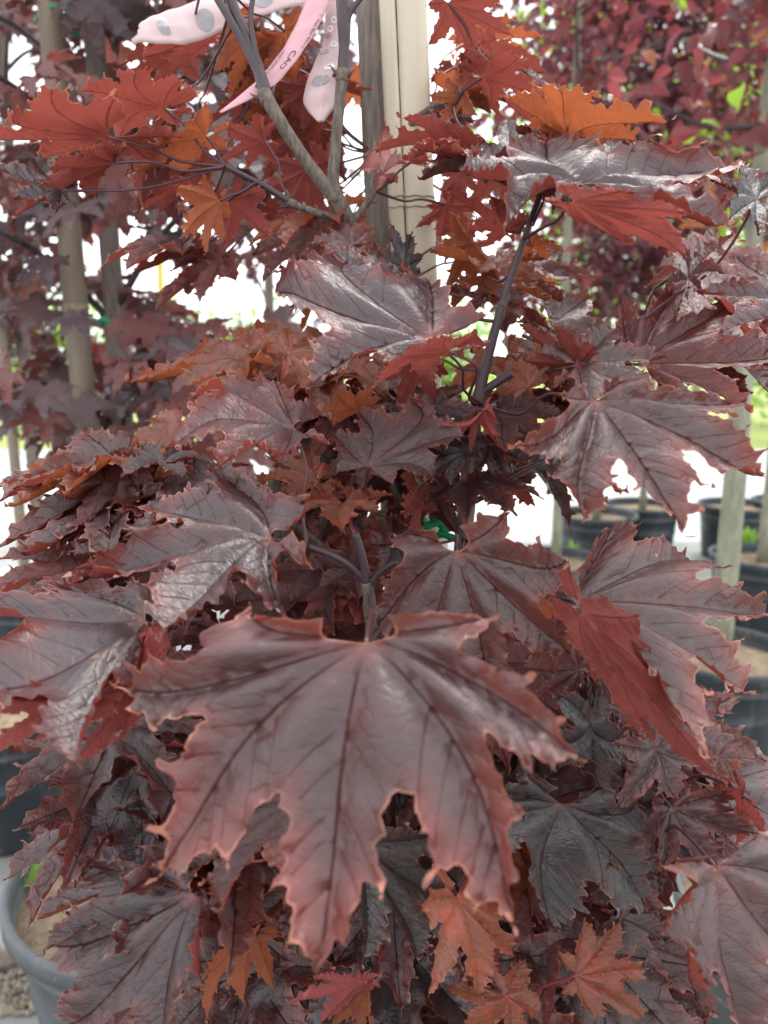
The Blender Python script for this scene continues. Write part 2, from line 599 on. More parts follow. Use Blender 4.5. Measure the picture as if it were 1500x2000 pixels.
def leaf_mesh(name, t, P3, mat):
    me = bpy.data.meshes.new(name)
    T = t['T']
    me.vertices.add(len(P3))
    me.vertices.foreach_set('co', P3.astype(np.float32).ravel())
    me.loops.add(T.size)
    me.loops.foreach_set('vertex_index', T.astype(np.int32).ravel())
    me.polygons.add(len(T))
    me.polygons.foreach_set('loop_start', np.arange(0, T.size, 3, dtype=np.int32))
    me.polygons.foreach_set('use_smooth', np.ones(len(T), bool))
    uv = me.uv_layers.new(name='UVMap')
    uv.data.foreach_set('uv', t['V'][T.ravel()].astype(np.float32).ravel())
    ca = me.color_attributes.new('lf', 'FLOAT_COLOR', 'CORNER')
    if 'corner' not in t:
        C_ = np.stack([t['dm'][T], t['de'][T], t['ds'][T], np.ones(T.shape)], axis=2)
        for ch in (0, 2):                                   # triangles that only bridge two veins are blade, not vein
            br_ = (C_[:, :, ch] < 0.006).all(axis=1)
            C_[br_, :, ch] = 0.02
        t['corner'] = C_.astype(np.float32).ravel()
    ca.data.foreach_set('color', t['corner'])
    me.materials.append(mat)
    me.update(calc_edges=True)
    return me


HT = [make_template(11 + k, 0.016, 0.038) for k in range(8)]
FT = [make_template(41 + k, 0.030, 0.085) for k in range(4)]
BT = [make_template(71 + k, 0.05, 0.20, crinkle=False, teeth=False) for k in range(3)]


def tps(src, dst, X, lam=1e-4):
    n = len(src)
    U = lambda d: np.where(d > 1e-9, d ** 2 * np.log(d + 1e-12), 0)
    K = U(np.linalg.norm(src[:, None] - src[None], axis=2)) + lam * np.eye(n)
    P = np.c_[np.ones(n), src]
    A = np.zeros((n + 3, n + 3))
    A[:n, :n], A[:n, n:], A[n:, :n] = K, P, P.T
    sol = np.linalg.solve(A, np.vstack([dst, np.zeros((3, dst.shape[1]))]))
    return U(np.linalg.norm(X[:, None] - src[None], axis=2)) @ sol[:n] + np.c_[np.ones(len(X)), X] @ sol[n:]


# ------------------------------------------------------------------ ground and far field
def sheet(name, x0, x1, y0, y1, z, mat, nx=1, ny=1, kind='structure', bumpz=0.0, seed=0):
    rg = random.Random(seed)
    V = [(x0 + (x1 - x0) * i / nx, y0 + (y1 - y0) * j / ny, z + rg.uniform(-bumpz, bumpz)) for j in range(ny + 1) for i in range(nx + 1)]
    Fc = [(j * (nx + 1) + i, j * (nx + 1) + i + 1, (j + 1) * (nx + 1) + i + 1, (j + 1) * (nx + 1) + i) for j in range(ny) for i in range(nx)]
    return tag(obj(name, mesh(name, V, Fc, mat, bumpz > 0)), kind=kind)


m, nt, bs, N, L = newmat('weed_fabric')
tcn = N.new('ShaderNodeTexCoord').outputs['Object']
a_ = noise(nt, tcn, 2.2, 6, 0.65)
b_ = noise(nt, tcn, 14, 5, 0.7)
c_ = mixc(nt, ramp(nt, a_, (0.35, 0.65)), (0.17, 0.185, 0.185), (0.30, 0.31, 0.295))
c_ = mixc(nt, ramp(nt, b_, (0.56, 0.72)), c_, (0.17, 0.13, 0.095))
L.new(c_, bs.inputs['Base Color'])
bs.inputs['Roughness'].default_value = 0.55
wv = N.new('ShaderNodeTexWave')
wv.inputs['Scale'].default_value = 120
L.new(tcn, wv.inputs['Vector'])
bp_ = N.new('ShaderNodeBump')
bp_.inputs['Strength'].default_value = 0.4
bp_.inputs['Distance'].default_value = 0.01
L.new(mathn(nt, 'ADD', mathn(nt, 'MULTIPLY', wv.outputs[0], 0.15), noise(nt, tcn, 9, 5)), bp_.inputs['Height'])
L.new(bp_.outputs[0], bs.inputs['Normal'])
M_GROUND = m
M_ROAD = plain_mat('pale_concrete', (0.46, 0.48, 0.48), 0.7, 0.35, 1.2, bump=0.2)
M_GRASSF = plain_mat('meadow', (0.20, 0.27, 0.05), 0.9, 0.6, 1.6, col2=(0.30, 0.29, 0.10), bump=0.6)
sheet('ground', -60, 60, -6, 4.6, 0.0, M_GROUND, 60, 40, bumpz=0.004)
sheet('road', -60, 60, 4.6, 9.5, -0.006, M_ROAD)
sheet('grass_field', -160, 160, 9.5, 300, -0.012, M_GRASSF)

# ------------------------------------------------------------------ pots
def pot_mat(name, col):
    m, nt, bs, N, L = newmat(name)
    o = N.new('ShaderNodeTexCoord').outputs['Object']
    st = N.new('ShaderNodeMapping')
    st.inputs['Scale'].default_value = (1, 1, 0.25)
    L.new(o, st.inputs[0])
    dust = mathn(nt, 'MULTIPLY', ramp(nt, noise(nt, st.outputs[0], 26, 5, 0.7), (0.48, 0.74)), ramp(nt, noise(nt, o, 6, 3), (0.35, 0.65)))
    c = mixc(nt, mathn(nt, 'MULTIPLY', dust, 0.55), col, (0.22, 0.19, 0.155))
    L.new(c, bs.inputs['Base Color'])
    L.new(mathn(nt, 'ADD', mathn(nt, 'MULTIPLY', dust, 0.35), 0.40), bs.inputs['Roughness'])
    return m


M_POT = pot_mat('black_pot_plastic', (0.022, 0.028, 0.036))
M_POTG = pot_mat('grey_pot_plastic', (0.075, 0.084, 0.09))
M_SOIL = plain_mat('potting_soil', (0.20, 0.14, 0.09), 0.95, 0.5, 40, col2=(0.36, 0.28, 0.19), bump=0.9)
M_WEED = plain_mat('weed_green', (0.16, 0.30, 0.03), 0.5, 0.5, 30, trans=(0.4, 0.7, 0.08, 0.4))


def lathe(prof, n=40):
    V = [(r * math.cos(2 * math.pi * k / n), r * math.sin(2 * math.pi * k / n), z) for r, z in prof for k in range(n)]
    Fc = [(i * n + k, i * n + (k + 1) % n, (i + 1) * n + (k + 1) % n, (i + 1) * n + k) for i in range(len(prof) - 1) for k in range(n)]
    return V, Fc


def pot(x, y, label, rad=0.21, h=0.30, mat=None, fill=0.045):
    t = thing('plant_pot', label, 'plant pot', (x, y, 0.006), 'nursery pots on the weed fabric')
    mat = mat or M_POT
    V, Fc = lathe([(0.001, 0.0), (rad * 0.78, 0.0), (rad * 0.80, 0.012), (rad * 0.862, h * 0.48), (rad * 0.876, h * 0.49), (rad * 0.876, h * 0.52), (rad * 0.866, h * 0.53), (rad * 0.905, h * 0.76), (rad * 0.918, h * 0.765), (rad * 0.918, h * 0.785), (rad * 0.908, h * 0.79), (rad * 0.93, h - 0.04), (rad * 0.955, h - 0.03), (rad * 0.925, h - 0.028), (rad * 0.76, 0.02)])
    obj('pot_body', mesh('pot_body', V, Fc, mat), t)
    V, Fc = lathe([(rad * 0.958, h - 0.034), (rad * 1.0, h - 0.030), (rad * 1.005, h - 0.006), (rad * 0.99, h), (rad * 0.955, h), (rad * 0.935, h - 0.008), (rad * 0.928, h - 0.03)])
    obj('pot_rim', mesh('pot_rim', V, Fc, mat), t)
    rg = random.Random(int(x * 999))
    V, Fc = lathe([(rad * 0.915 * k / 7 + 0.001, h - fill + 0.012 * (1 - (k / 7) ** 2)) for k in range(8)], 28)
    V = [(a, b, c + rg.uniform(-0.004, 0.006)) for a, b, c in V]
    obj('soil', mesh('soil', V, Fc, M_SOIL), t)
    return t, Vector((x, y, 0.006 + h - fill + 0.012))


def tuft(loc, label, n=14, s=0.08, seed=1):
    rg = random.Random(seed)
    t = thing('weed_tuft', label, 'weed', loc, 'weeds in the pots')
    for k in range(n):
        a, ln, le = rg.uniform(0, 6.28), s * rg.uniform(0.6, 1.2), rg.uniform(0.2, 0.9)
        w = s * rg.uniform(0.07, 0.16)
        d, p = Vector((math.cos(a), math.sin(a), 0)), Vector((-math.sin(a), math.cos(a), 0))
        V, Fc = [], []
        for i in range(6):
            u = i / 5
            c = d * ln * le * u + Vector((0, 0, ln * (u - 0.45 * u * u * le)))
            ww = w * (1 - u ** 2) * (0.6 + u)
            V += [c - p * ww, c + Vector((0, 0, -ww * 0.5)), c + p * ww]
        for i in range(5):
            Fc += [(3 * i, 3 * i + 1, 3 * i + 4, 3 * i + 3), (3 * i + 1, 3 * i + 2, 3 * i + 5, 3 * i + 4)]
        obj('blade', mesh('blade', V, Fc, M_WEED), t)
    return t


# ------------------------------------------------------------------ background trees
def leaf_frame(pos, tip, nrm):
    y = tip.normalized()
    z = (nrm - y * nrm.dot(y))
    if z.length < 1e-4:
        z = y.orthogonal()
    z.normalize()
    x = y.cross(z)
    return Matrix(((x.x, y.x, z.x, pos.x), (x.y, y.y, z.y, pos.y), (x.z, y.z, z.z, pos.z), (0, 0, 0, 1)))


def place_leaf(parent, me, mtx, s, name='leaf'):
    o = bpy.data.objects.new(name, me)
    COL.objects.link(o)
    o.parent = parent
    o.matrix_basis = parent.matrix_basis.inverted() @ mtx @ Matrix.Diagonal((s, s, s, 1))
    return o


rgf = np.random.RandomState(5)
KB = ['dark', 'red', 'brown', 'dark', 'red', 'brown']
FM = {'dark': plain_mat('far_leaf_dark', (0.075, 0.055, 0.064), 0.45, 0.5, 5, trans=(0.30, 0.07, 0.06, 0.2)),
      'black': plain_mat('far_leaf_black', (0.055, 0.046, 0.054), 0.45, 0.5, 5, trans=(0.2, 0.06, 0.06, 0.12)),
      'brown': plain_mat('far_leaf_brown', (0.105, 0.07, 0.074), 0.5, 0.5, 5, trans=(0.35, 0.09, 0.07, 0.2)),
      'red': plain_mat('far_leaf_red', (0.15, 0.055, 0.055), 0.5, 0.5, 5, trans=(0.45, 0.12, 0.09, 0.3))}
BLEAF = []
for k in range(18):
    t = BT[k % 3]
    P = deform(t, rgf, roll=0.5, fold=0.3, droop=0.25, wave=0.07, quilt=0.3)
    BLEAF.append(leaf_mesh('maple_leaf_far', t, P, FM[KB[k % 6]]))
M_STAKE = bark_mat('bamboo_skin', (0.60, 0.52, 0.40), (0.52, 0.44, 0.33), 60, 0.03, 0.55, 0.15, 0.001)
M_CRACK = plain_mat('split_inside', (0.12, 0.085, 0.05), 0.9, 0.4, 60)
M_NODE = plain_mat('bamboo_node', (0.40, 0.33, 0.22), 0.7, 0.6, 120, col2=(0.16, 0.13, 0.09))
M_TIE = plain_mat('green_tie_tube', (0.0, 0.26, 0.10), 0.3, 0.25, 30)


M_CANE2 = bark_mat('weathered_cane', (0.30, 0.235, 0.175), (0.20, 0.16, 0.12), 40, 0.05, 0.7, 0.2, 0.001)


def simple_stake(p0, p1, r, label):
    t = thing('bamboo_stake', label, 'stake', p0)
    P = [Vector(p0).lerp(Vector(p1), k / 12) - Vector(p0) for k in range(13)]
    V, Fc = tube(P, [r * (1.06 if k % 4 == 2 else 1) for k in range(13)], 12)
    obj('cane', mesh('cane', V, Fc, M_CANE2), t)
    for k in (2, 6, 10):
        d = (P[-1] - P[0]).normalized() * 0.006
        V, Fc = tube([P[k] - d, P[k], P[k] + d], [r * 1.05, r * 1.14, r * 1.05], 12)
        obj('node_ring', mesh('node_ring', V, Fc, M_NODE), t)
    return t


def join_stuff(items, parent, name='foliage'):
    """items: (mesh, matrix) pairs, joined per material into one stuff part"""
    by = {}
    for me, M in items:
        by.setdefault(me.materials[0].name, []).append((me, M))
    cache = {}
    for mn, its in by.items():
        VV, FF, n = [], [], 0
        for me, M in its:
            if me.name not in cache:
                v = np.ones((len(me.vertices), 4))
                v[:, :3] = np.array([tuple(q.co) for q in me.vertices])
                cache[me.name] = (v, [tuple(p.vertices) for p in me.polygons])
            v, f = cache[me.name]
            VV.append((v @ np.array([list(r) for r in M]).T)[:, :3])
            FF += [tuple(i + n for i in q) for q in f]
            n += len(v)
        m2 = bpy.data.meshes.new(name)
        m2.from_pydata(np.vstack(VV).tolist(), [], FF)
        m2.materials.append(bpy.data.materials[mn])
        tag(obj(name, m2, parent), kind='stuff')


def bg_maple(base, top, r0, label, nleaf, zlo, zhi, spread, seed, size=0.076, holes=(), fwd=1.0):
    rg = random.Random(seed)
    t = thing('maple_tree', label, 'tree', base, 'young maples in the nursery row')
    B, T = Vector(base), Vector(top)
    V, Fc = tube([B.lerp(T, k / 8) - B for k in range(9)], [r0 * (1 - 0.05 * k) for k in range(9)], 12)
    obj('trunk', mesh('trunk', V, Fc, M_TRUNK), t)
    n_br = 15
    tips = []
    for k in range(n_br):
        z = zlo + (zhi - zlo) * (k + rg.random()) / n_br
        f = (z - B.z) / (T.z - B.z)
        s = B.lerp(T, f)
        a = k * 2.4 + rg.uniform(-0.4, 0.4)
        ln = spread * rg.uniform(0.65, 1.0) * (1.0 if f < 0.75 else 0.75)
        d = Vector((math.cos(a), math.sin(a) * fwd, 0.55)).normalized()
        pts = [s + d * ln * u + Vector((0, 0, 0.18 * ln * math.sin(u * 3))) for u in (0, 0.35, 0.7, 1)]
        Q, S = smooth_path(pts, [r0 * 0.34, r0 * 0.26, r0 * 0.2, r0 * 0.1], 3)
        V, Fc = tube([q - B for q in Q], S, 6)
        obj('branch', mesh('branch', V, Fc, M_SHOOT), t)
        tips.append(Q)
    n = 0
    rest = []
    tries = 0
    while n < nleaf and tries < nleaf * 12:
        tries += 1
        Q = rg.choice(tips)
        q = Q[min(len(Q) - 1, int(len(Q) * rg.uniform(0.15, 1.15)))]
        off = Vector((rg.gauss(0, 1), rg.gauss(0, 1), rg.gauss(0, 0.8))) * 0.085
        p = q + off
        v = p - CAM
        dd = v.dot(FW)
        if dd < 0.92:
            continue
        px, py = 750 + F * v.dot(RT) / dd, 1000 - F * v.dot(UP) / dd
        if any((px - hx) ** 2 / a2 ** 2 + (py - hy) ** 2 / b2 ** 2 < 1 for hx, hy, a2, b2 in holes):
            continue
        if 112 < px < 228 and dd < 1.34 and rg.random() < 0.72:
            continue
        o = p - B.lerp(T, 0.6)
        tip = Vector((o.x, o.y, 0)).normalized() * 0.8 + Vector((rg.uniform(-.6, .6), rg.uniform(-.6, .6), rg.uniform(-0.9, 0.05)))
        nrm = Vector((rg.uniform(-.6, .6), rg.uniform(-1.1, .3), 1))
        s = size * rg.uniform(0.65, 1.15)
        bm_ = BLEAF[rg.randrange(18)]
        if n < 295:
            place_leaf(t, bm_, leaf_frame(p, tip, nrm), s)
        else:
            rest.append((bm_, Matrix.Translation(-B) @ leaf_frame(p, tip, nrm) @ Matrix.Diagonal((s, s, s, 1))))
        n += 1
    if rest:
        join_stuff(rest, t)
    return t


HOLES = [(268, 470, 42, 95), (330, 520, 30, 50), (480, 590, 80, 50), (430, 545, 60, 40), (590, 600, 30, 40), (20, 105, 60, 60), (515, 400, 60, 50), (545, 520, 40, 60),
         (240, 980, 70, 60), (60, 1120, 110, 90), (590, 930, 90, 80), (150, 330, 30, 40), (45, 240, 45, 35), (20, 420, 40, 30), (100, 480, 25, 25), (300, 250, 35, 30), (240, 180, 25, 40)]
gB = un(190, 700, 1.30)
gB = Vector((gB.x, gB.y, 0))
pt, soilB = pot(gB.x + 0.02, gB.y + 0.02, 'black pot at the foot of the staked maple with grassy road behind', 0.19, 0.24)
bg_maple((gB.x + 0.035, gB.y + 0.02, soilB.z - 0.02), (gB.x + 0.01, gB.y + 0.05, 2.15), 0.022, 'dark maple with a cane beside its trunk, beyond the white label ribbon', 560, 0.80, 1.90, 0.36, 3, holes=HOLES)
simple_stake((gB.x - 0.015, gB.y - 0.015, soilB.z - 0.05), (gB.x - 0.035, gB.y - 0.01, 2.2), 0.019, 'round tan cane beside the blurred dark maple trunk')


def loop_tie(c, rx, ry, label, r=0.0035):
    t = thing('tie', label, 'tie', c)
    P = [Vector((rx * math.cos(a), ry * math.sin(a), 0.004 * math.sin(3 * a))) for a in np.linspace(0, 2 * math.pi, 25)]
    V, Fc = tube(P, r, 8, False)
    obj('loop', mesh('loop', V, Fc, M_TIE), t)
    P = [Vector((rx * 0.2, -ry, 0)), Vector((rx * 0.5, -ry - 0.012, 0.006)), Vector((rx * 0.8, -ry - 0.016, -0.004))]
    V, Fc = tube(P, r, 8)
    obj('tail', mesh('tail', V, Fc, M_TIE), t)
    return t


loop_tie((gB.x - 0.003, gB.y + 0.015, un(165, 85, 1.3).z), 0.058, 0.045, 'upper green tie round the blurred cane and trunk')
loop_tie((gB.x + 0.003, gB.y + 0.012, un(190, 632, 1.3).z), 0.058, 0.045, 'lower green tie round the blurred cane and trunk')
gC = ground_at(62, 1330)
pot(gC.x, gC.y + 0.1, 'black pot holding the thin maple at the road edge', 0.20, 0.29)
bg_maple((gC.x + 0.02, gC.y + 0.1, 0.25), (gC.x + 0.04, gC.y + 0.12, 2.4), 0.024, 'maple with dusky foliage farther along the row by the pale road', 560, 0.85, 2.3, 0.48, 8, 0.078, HOLES)
simple_stake((gC.x - 0.025, gC.y + 0.075, 0.22), (gC.x - 0.02, gC.y + 0.08, 2.4), 0.018, 'pale cane beside the maple at the road edge')
gD = ground_at(560, 1280)
bg_maple((gD.x - 0.1, gD.y + 0.5, 0.25), (gD.x - 0.1, gD.y + 0.5, 2.7), 0.024, 'blurred maple seen between the pink ribbons and the tall cane', 420, 1.15, 2.7, 0.42, 21, 0.075, HOLES)
pot(gD.x - 0.1, gD.y + 0.5, 'black pot below the maple hidden behind the tall cane', 0.20, 0.29)
yc = un(318, 520, 2.4)
ycn = thing('yellow_cane', 'thin bright yellow cane against the white sky', 'cane', (yc.x - 0.05, yc.y, 0.0))
V, Fc = tube([Vector((0, 0, 0)), Vector((0.02, 0, 0.7)), Vector((0.05, 0, 1.65))], [0.011, 0.011, 0.009], 8)
obj('cane', mesh('cane', V, Fc, plain_mat('yellow_paint', (0.75, 0.50, 0.03), 0.5)), ycn)


def small_leaf(name, mat, w=0.28, bend=0.25, seed=0):
    rg = random.Random(seed)
    V, Fc = [], []
    n = 5
    for i in range(n + 1):
        u = i / n
        ww = w * math.sin(math.pi * (0.06 + 0.94 * u) ** 0.8) if 0 < i < n else 0.012
        z = -bend * u * u + rg.uniform(-.02, .02)
        V += [(-ww, u, z + ww * 0.45), (0, u, z), (ww, u, z + ww * 0.45)]
    for i in range(n):
        Fc += [(3 * i, 3 * i + 1, 3 * i + 4, 3 * i + 3), (3 * i + 1, 3 * i + 2, 3 * i + 5, 3 * i + 4)]
    return mesh(name, V, Fc, mat)


def sl_mat(name, c, tr, f=0.45):
    return plain_mat(name, c, 0.35, 0.5, 3, trans=(*tr, f))


SM = {
    'red': sl_mat('plum_leaf_red', (0.18, 0.045, 0.05), (0.46, 0.095, 0.10), 0.45),
    'crimson': sl_mat('plum_leaf_crimson', (0.12, 0.038, 0.045), (0.36, 0.075, 0.085)),
    'purple': sl_mat('plum_leaf_purple', (0.07, 0.03, 0.04), (0.3, 0.055, 0.07), 0.3),
    'orange': sl_mat('leaf_rusty', (0.26, 0.10, 0.05), (0.6, 0.2, 0.08)),
    'green': sl_mat('leaf_lime', (0.13, 0.24, 0.02), (0.5, 0.8, 0.08), 0.5),
    'deep': sl_mat('leaf_green', (0.05, 0.10, 0.02), (0.3, 0.5, 0.06), 0.4),
}
SLEAF = {k: [small_leaf('small_leaf', SM[k], 0.26 + 0.04 * j, 0.15 + 0.12 * j, j) for j in range(3)] for k in SM}


def small_tree(name, label, base, h, zlo, rx, ry, kinds, nleaf, size, seed, r0=0.025, parts=290, gap=0.0, group='small-leaved trees behind the pots', trunk_mat=None, cat='tree', clump=0.12, lean=(0, 0)):
    rg = random.Random(seed)
    t = thing(name, label, cat, base, group)
    B = Vector(base)
    T = B + Vector((lean[0], lean[1], h))
    Q, S = smooth_path([B.lerp(T, k / 5) + Vector((rg.uniform(-.01, .01), rg.uniform(-.01, .01), 0)) * (k > 0) for k in range(6)], [r0 * (1 - 0.13 * k) for k in range(6)], 3)
    V, Fc = tube([q - B for q in Q], S, 10)
    obj('trunk', mesh('trunk', V, Fc, trunk_mat or M_TRUNK2), t)
    nb = 22
    br = []
    for k in range(nb):
        f = (zlo + (h - zlo) * (k + rg.random()) / nb) / h * 0.96
        s = B.lerp(T, f)
        a = k * 2.4 + rg.uniform(-.5, .5)
        k2 = rg.uniform(0.6, 1.0)
        e = s + Vector((math.cos(a) * rx * k2, math.sin(a) * ry * k2, rg.uniform(0.15, 0.5) * rx))
        Qb, Sb = smooth_path([s, s.lerp(e, 0.5) + Vector((0, 0, -0.03)), e], [r0 * 0.32, r0 * 0.22, r0 * 0.1], 4)
        V, Fc = tube([q - B for q in Qb], Sb, 5)
        obj('branch', mesh('branch', V, Fc, M_SHOOT), t)
        br.append(Qb)
    names = [k for k, w in kinds for _ in range(w)]
    rest = {k: [] for k in SM}
    for i in range(nleaf):
        Qb = rg.choice(br)
        q = Qb[rg.randrange(1, len(Qb))]
        p = q + Vector((rg.gauss(0, clump), rg.gauss(0, clump), rg.gauss(0, clump)))
        tip = Vector((rg.uniform(-1, 1), rg.uniform(-1, 1), rg.uniform(-1.0, 0.4)))
        nrm = Vector((rg.uniform(-1, 1), rg.uniform(-1.3, 1), rg.uniform(0.1, 1)))
        s = size * rg.uniform(0.6, 1.25)
        k = rg.choice(names)
        M = leaf_frame(p, tip, nrm)
        if i < parts:
            place_leaf(t, SLEAF[k][i % 3], M, s)
        else:
            rest[k].append(Matrix.Translation(-B) @ M @ Matrix.Diagonal((s, s, s, 1)))
    for k, Ms in rest.items():
        if not Ms:
            continue
        me0 = SLEAF[k][1]
        v0 = np.ones((len(me0.vertices), 4))
        v0[:, :3] = np.array([tuple(v.co) for v in me0.vertices])
        f0 = np.array([tuple(p.vertices) for p in me0.polygons])
        MM = np.array([[list(r) for r in M] for M in Ms])
        V = np.einsum('nij,kj->nki', MM, v0)[:, :, :3].reshape(-1, 3)
        Fc = (f0[None] + (np.arange(len(Ms)) * len(v0))[:, None, None]).reshape(-1, 4)
        me = bpy.data.meshes.new('foliage')
        me.from_pydata(V.tolist(), [], Fc.tolist())
        me.materials.append(SM[k])
        tag(obj('foliage', me, t), kind='stuff')
    return t


def pot_px(px, py, label, **k):
    g = ground_at(px, py, 0.30)
    return pot(g.x, g.y, label, **k)


pD, sD = pot_px(1405, 1268, 'black pot with the thickest pale trunk, its rim showing under a leaf tip')
pC, sC = pot_px(1490, 1085, 'black pot with grassy weeds growing over its soil')
pA, sA = pot_px(1165, 1003, 'black pot with bare tan soil and no weeds')
pA2, sA2 = pot_px(1255, 985, 'black pot touching the one with bare tan soil')
pB, sB = pot_px(1085, 1092, 'black pot with a slim trunk and yellowish moss on the soil')
pE, sE = pot_px(1440, 985, 'small distant black pot by the pale road')
pE2, sE2 = pot_px(1545, 978, 'small distant black pot at the end of its row')
pF, sF = pot_px(315, 1690, 'grey plastic pot with a wide pale rim and a few weeds', mat=M_POTG, rad=0.235)
gG = ground_at(25, 1640)
pG, sG = pot(gG.x - 0.02, gG.y + 0.1, 'large black pot standing behind the grey rimmed pot', 0.22, 0.31)
gH = ground_at(1590, 1760, 0.3)
pH, sH = pot(gH.x, gH.y, 'dark grey pot half hidden by the drooping leaf', 0.20, 0.3, mat=M_POTG)

small_tree('plum_tree', 'bright red leaved plum with the thickest pale trunk', sD, 2.6, 1.15, 0.34, 0.34, [('red', 4), ('crimson', 4), ('orange', 2), ('purple', 2), ('green', 1)], 800, 0.062, 4, 0.033, clump=0.10)
small_tree('plum_tree', 'rusty orange and red plum above the weedy pot', sC, 2.6, 1.3, 0.40, 0.40, [('orange', 4), ('crimson', 3), ('red', 2), ('purple', 3), ('green', 1)], 900, 0.062, 5, 0.024)
small_tree('plum_tree', 'red plum with slim trunk in the mossy pot', sB, 3.0, 1.35, 0.42, 0.42, [('red', 3), ('crimson', 4), ('purple', 4)], 1500, 0.055, 6, 0.022)
small_tree('beech_tree', 'dense purple beech with tiny leaves behind the tall cane', sA, 3.1, 0.9, 0.55, 0.5, [('purple', 7), ('crimson', 2)], 5000, 0.056, 7, 0.024, clump=0.11)
small_tree('beech_tree', 'purple beech from the pot touching the bare-soil pot', sA2, 3.2, 1.0, 0.55, 0.5, [('purple', 6), ('crimson', 3), ('red', 1)], 4200, 0.056, 17, 0.022, clump=0.12)
small_tree('plum_tree', 'dark crimson plum at the end of the distant row', sE2, 3.2, 1.4, 0.6, 0.5, [('crimson', 5), ('red', 2), ('orange', 3), ('green', 4)], 1700, 0.06, 27, 0.022)
small_tree('plum_tree', 'crimson plum in the small distant pot by the road', sE, 3.4, 1.5, 0.6, 0.5, [('crimson', 4), ('red', 3), ('purple', 3), ('green', 4)], 1700, 0.06, 29, 0.022)
small_tree('lime_tree', 'lime green tree across the road behind the plums', (2.6, 10.5, 0), 6.0, 1.5, 1.5, 1.2, [('green', 5), ('deep', 3)], 3000, 0.15, 31, 0.07, 250, clump=0.32, group='green trees across the road')
small_tree('lime_tree', 'yellow-green tree across the road with an open crown', (4.6, 11.5, 0), 6.5, 1.6, 1.5, 1.2, [('green', 6), ('deep', 2)], 2600, 0.15, 33, 0.07, 250, clump=0.34, group='green trees across the road')
for i, (x, y, h, s, lb) in enumerate(((-5.2, 12.5, 1.7, 1.3, 'low green bush across the road beside the maples'), (-2.6, 13, 1.5, 1.2, 'round green bush across the road behind the maples'),
                                      (0.9, 12.5, 1.6, 1.1, 'pale green bush across the road behind the tall cane'), (6.8, 13, 1.9, 1.3, 'broad green bush across the road beyond the plums'))):
    small_tree('green_bush', lb, (x, y, 0), h, 0.15, s, 0.8, [('green', 5), ('deep', 4)], 1300, 0.13, 50 + i, 0.05, 150, clump=0.26, group='bushes across the road', cat='bush')

for k, (px, py, lb, n, s) in enumerate(((1460, 1068, 'grassy lime weeds on the soil of the weedy pot', 18, 0.10), (1120, 1080, 'yellowish weeds in the mossy pot', 10, 0.06),
                                        (135, 1610, 'bright green seedling at the inner rim of the grey pot', 6, 0.05), (60, 1735, 'broad light green weed against the rim of the grey pot', 5, 0.05),
                                        (1490, 1640, 'lime green weeds on the ground beside the dark grey pot', 16, 0.09))):
    g = ground_at(px, py, 0.0 if k == 4 else 0.268)
    tuft(g, lb, n, s, 60 + k)

# gravel strip and batten on the ground
rg = random.Random(9)
V, Fc = [], []
for i in range(700):
    g = ground_at(rg.uniform(-250, 110), rg.uniform(1850, 1990))
    s = rg.uniform(0.004, 0.014)
    b = len(V)
    for dx, dy, dz in ((1, 0, 0), (-1, 0, 0), (0, 1, 0), (0, -1, 0), (0, 0, 0.8), (0, 0, -0.3)):
        V.append((g.x + dx * s * rg.uniform(.6, 1.2), g.y + dy * s * rg.uniform(.6, 1.2), 0.004 + s * 0.3 + dz * s))
    Fc += [(b, b + 2, b + 4), (b + 2, b + 1, b + 4), (b + 1, b + 3, b + 4), (b + 3, b, b + 4), (b + 2, b, b + 5), (b + 1, b + 2, b + 5), (b + 3, b + 1, b + 5), (b, b + 3, b + 5)]
tag(obj('gravel', mesh('gravel', V, Fc, plain_mat('gravel_tan', (0.30, 0.25, 0.19), 0.9, 0.6, 80), False)), 'tan gravel spilled over the weed fabric beside a batten', 'gravel', kind='stuff')
a, b = ground_at(-60, 1918), ground_at(120, 1868)
d = (b - a)
bt = thing('wood_batten', 'weathered wooden batten lying among the gravel', 'batten', a)
pn = Vector((-d.y, d.x, 0)).normalized() * 0.012
V = [v + Vector((0, 0, z)) for z in (0.004, 0.022) for v in (-pn, pn, d + pn, d - pn)]
obj('batten', mesh('batten', V, [(0, 1, 2, 3), (7, 6, 5, 4), (0, 4, 5, 1), (1, 5, 6, 2), (2, 6, 7, 3), (3, 7, 4, 0)], M_TWIG, False), bt)

# ------------------------------------------------------------------ the maple in focus
TA, TB = un(722, 0, 0.70), un(772, 1000, 0.765)
dirT = (TB - TA) / (TB.z - TA.z)


def trunk_at(z):
    return TA + dirT * (z - TA.z)


pb = trunk_at(0.27)
pot(pb.x, pb.y, 'black pot holding the leafy maple with the split stake', 0.21, 0.30)
tree = thing('maple_tree', 'purple leaved maple in sharp focus tied to a split bamboo stake', 'tree', trunk_at(0.25), 'young maples in the nursery row')
TO = Vector(tree.location)


def tpart(name, pts, rad, mat, n=8, sub=5, parent=None):
    Q, S = smooth_path(pts, rad, sub)
    V, Fc = tube([q - TO for q in Q], S, n)
    return obj(name, mesh(name, V, Fc, mat), parent or tree), Q


zs = np.linspace(0.25, 1.75, 24)
rj = random.Random(2)
tpart('trunk', [trunk_at(z) + Vector((rj.uniform(-1, 1), rj.uniform(-1, 1), 0)) * 0.0012 for z in zs], [0.0150 - 0.0022 * k / 23 + rj.uniform(-.0006, .0006) for k in range(24)], M_TRUNK, 20, 4)
SK = []


def br(pts, mat=M_TWIG, name='branch', n=10):
    P = [un(x, y, d) for x, y, d, r in pts]
    o, Q = tpart(name, P, [p[3] / 1000 for p in pts], mat, n, 6)
    SK.extend(Q)
    return o


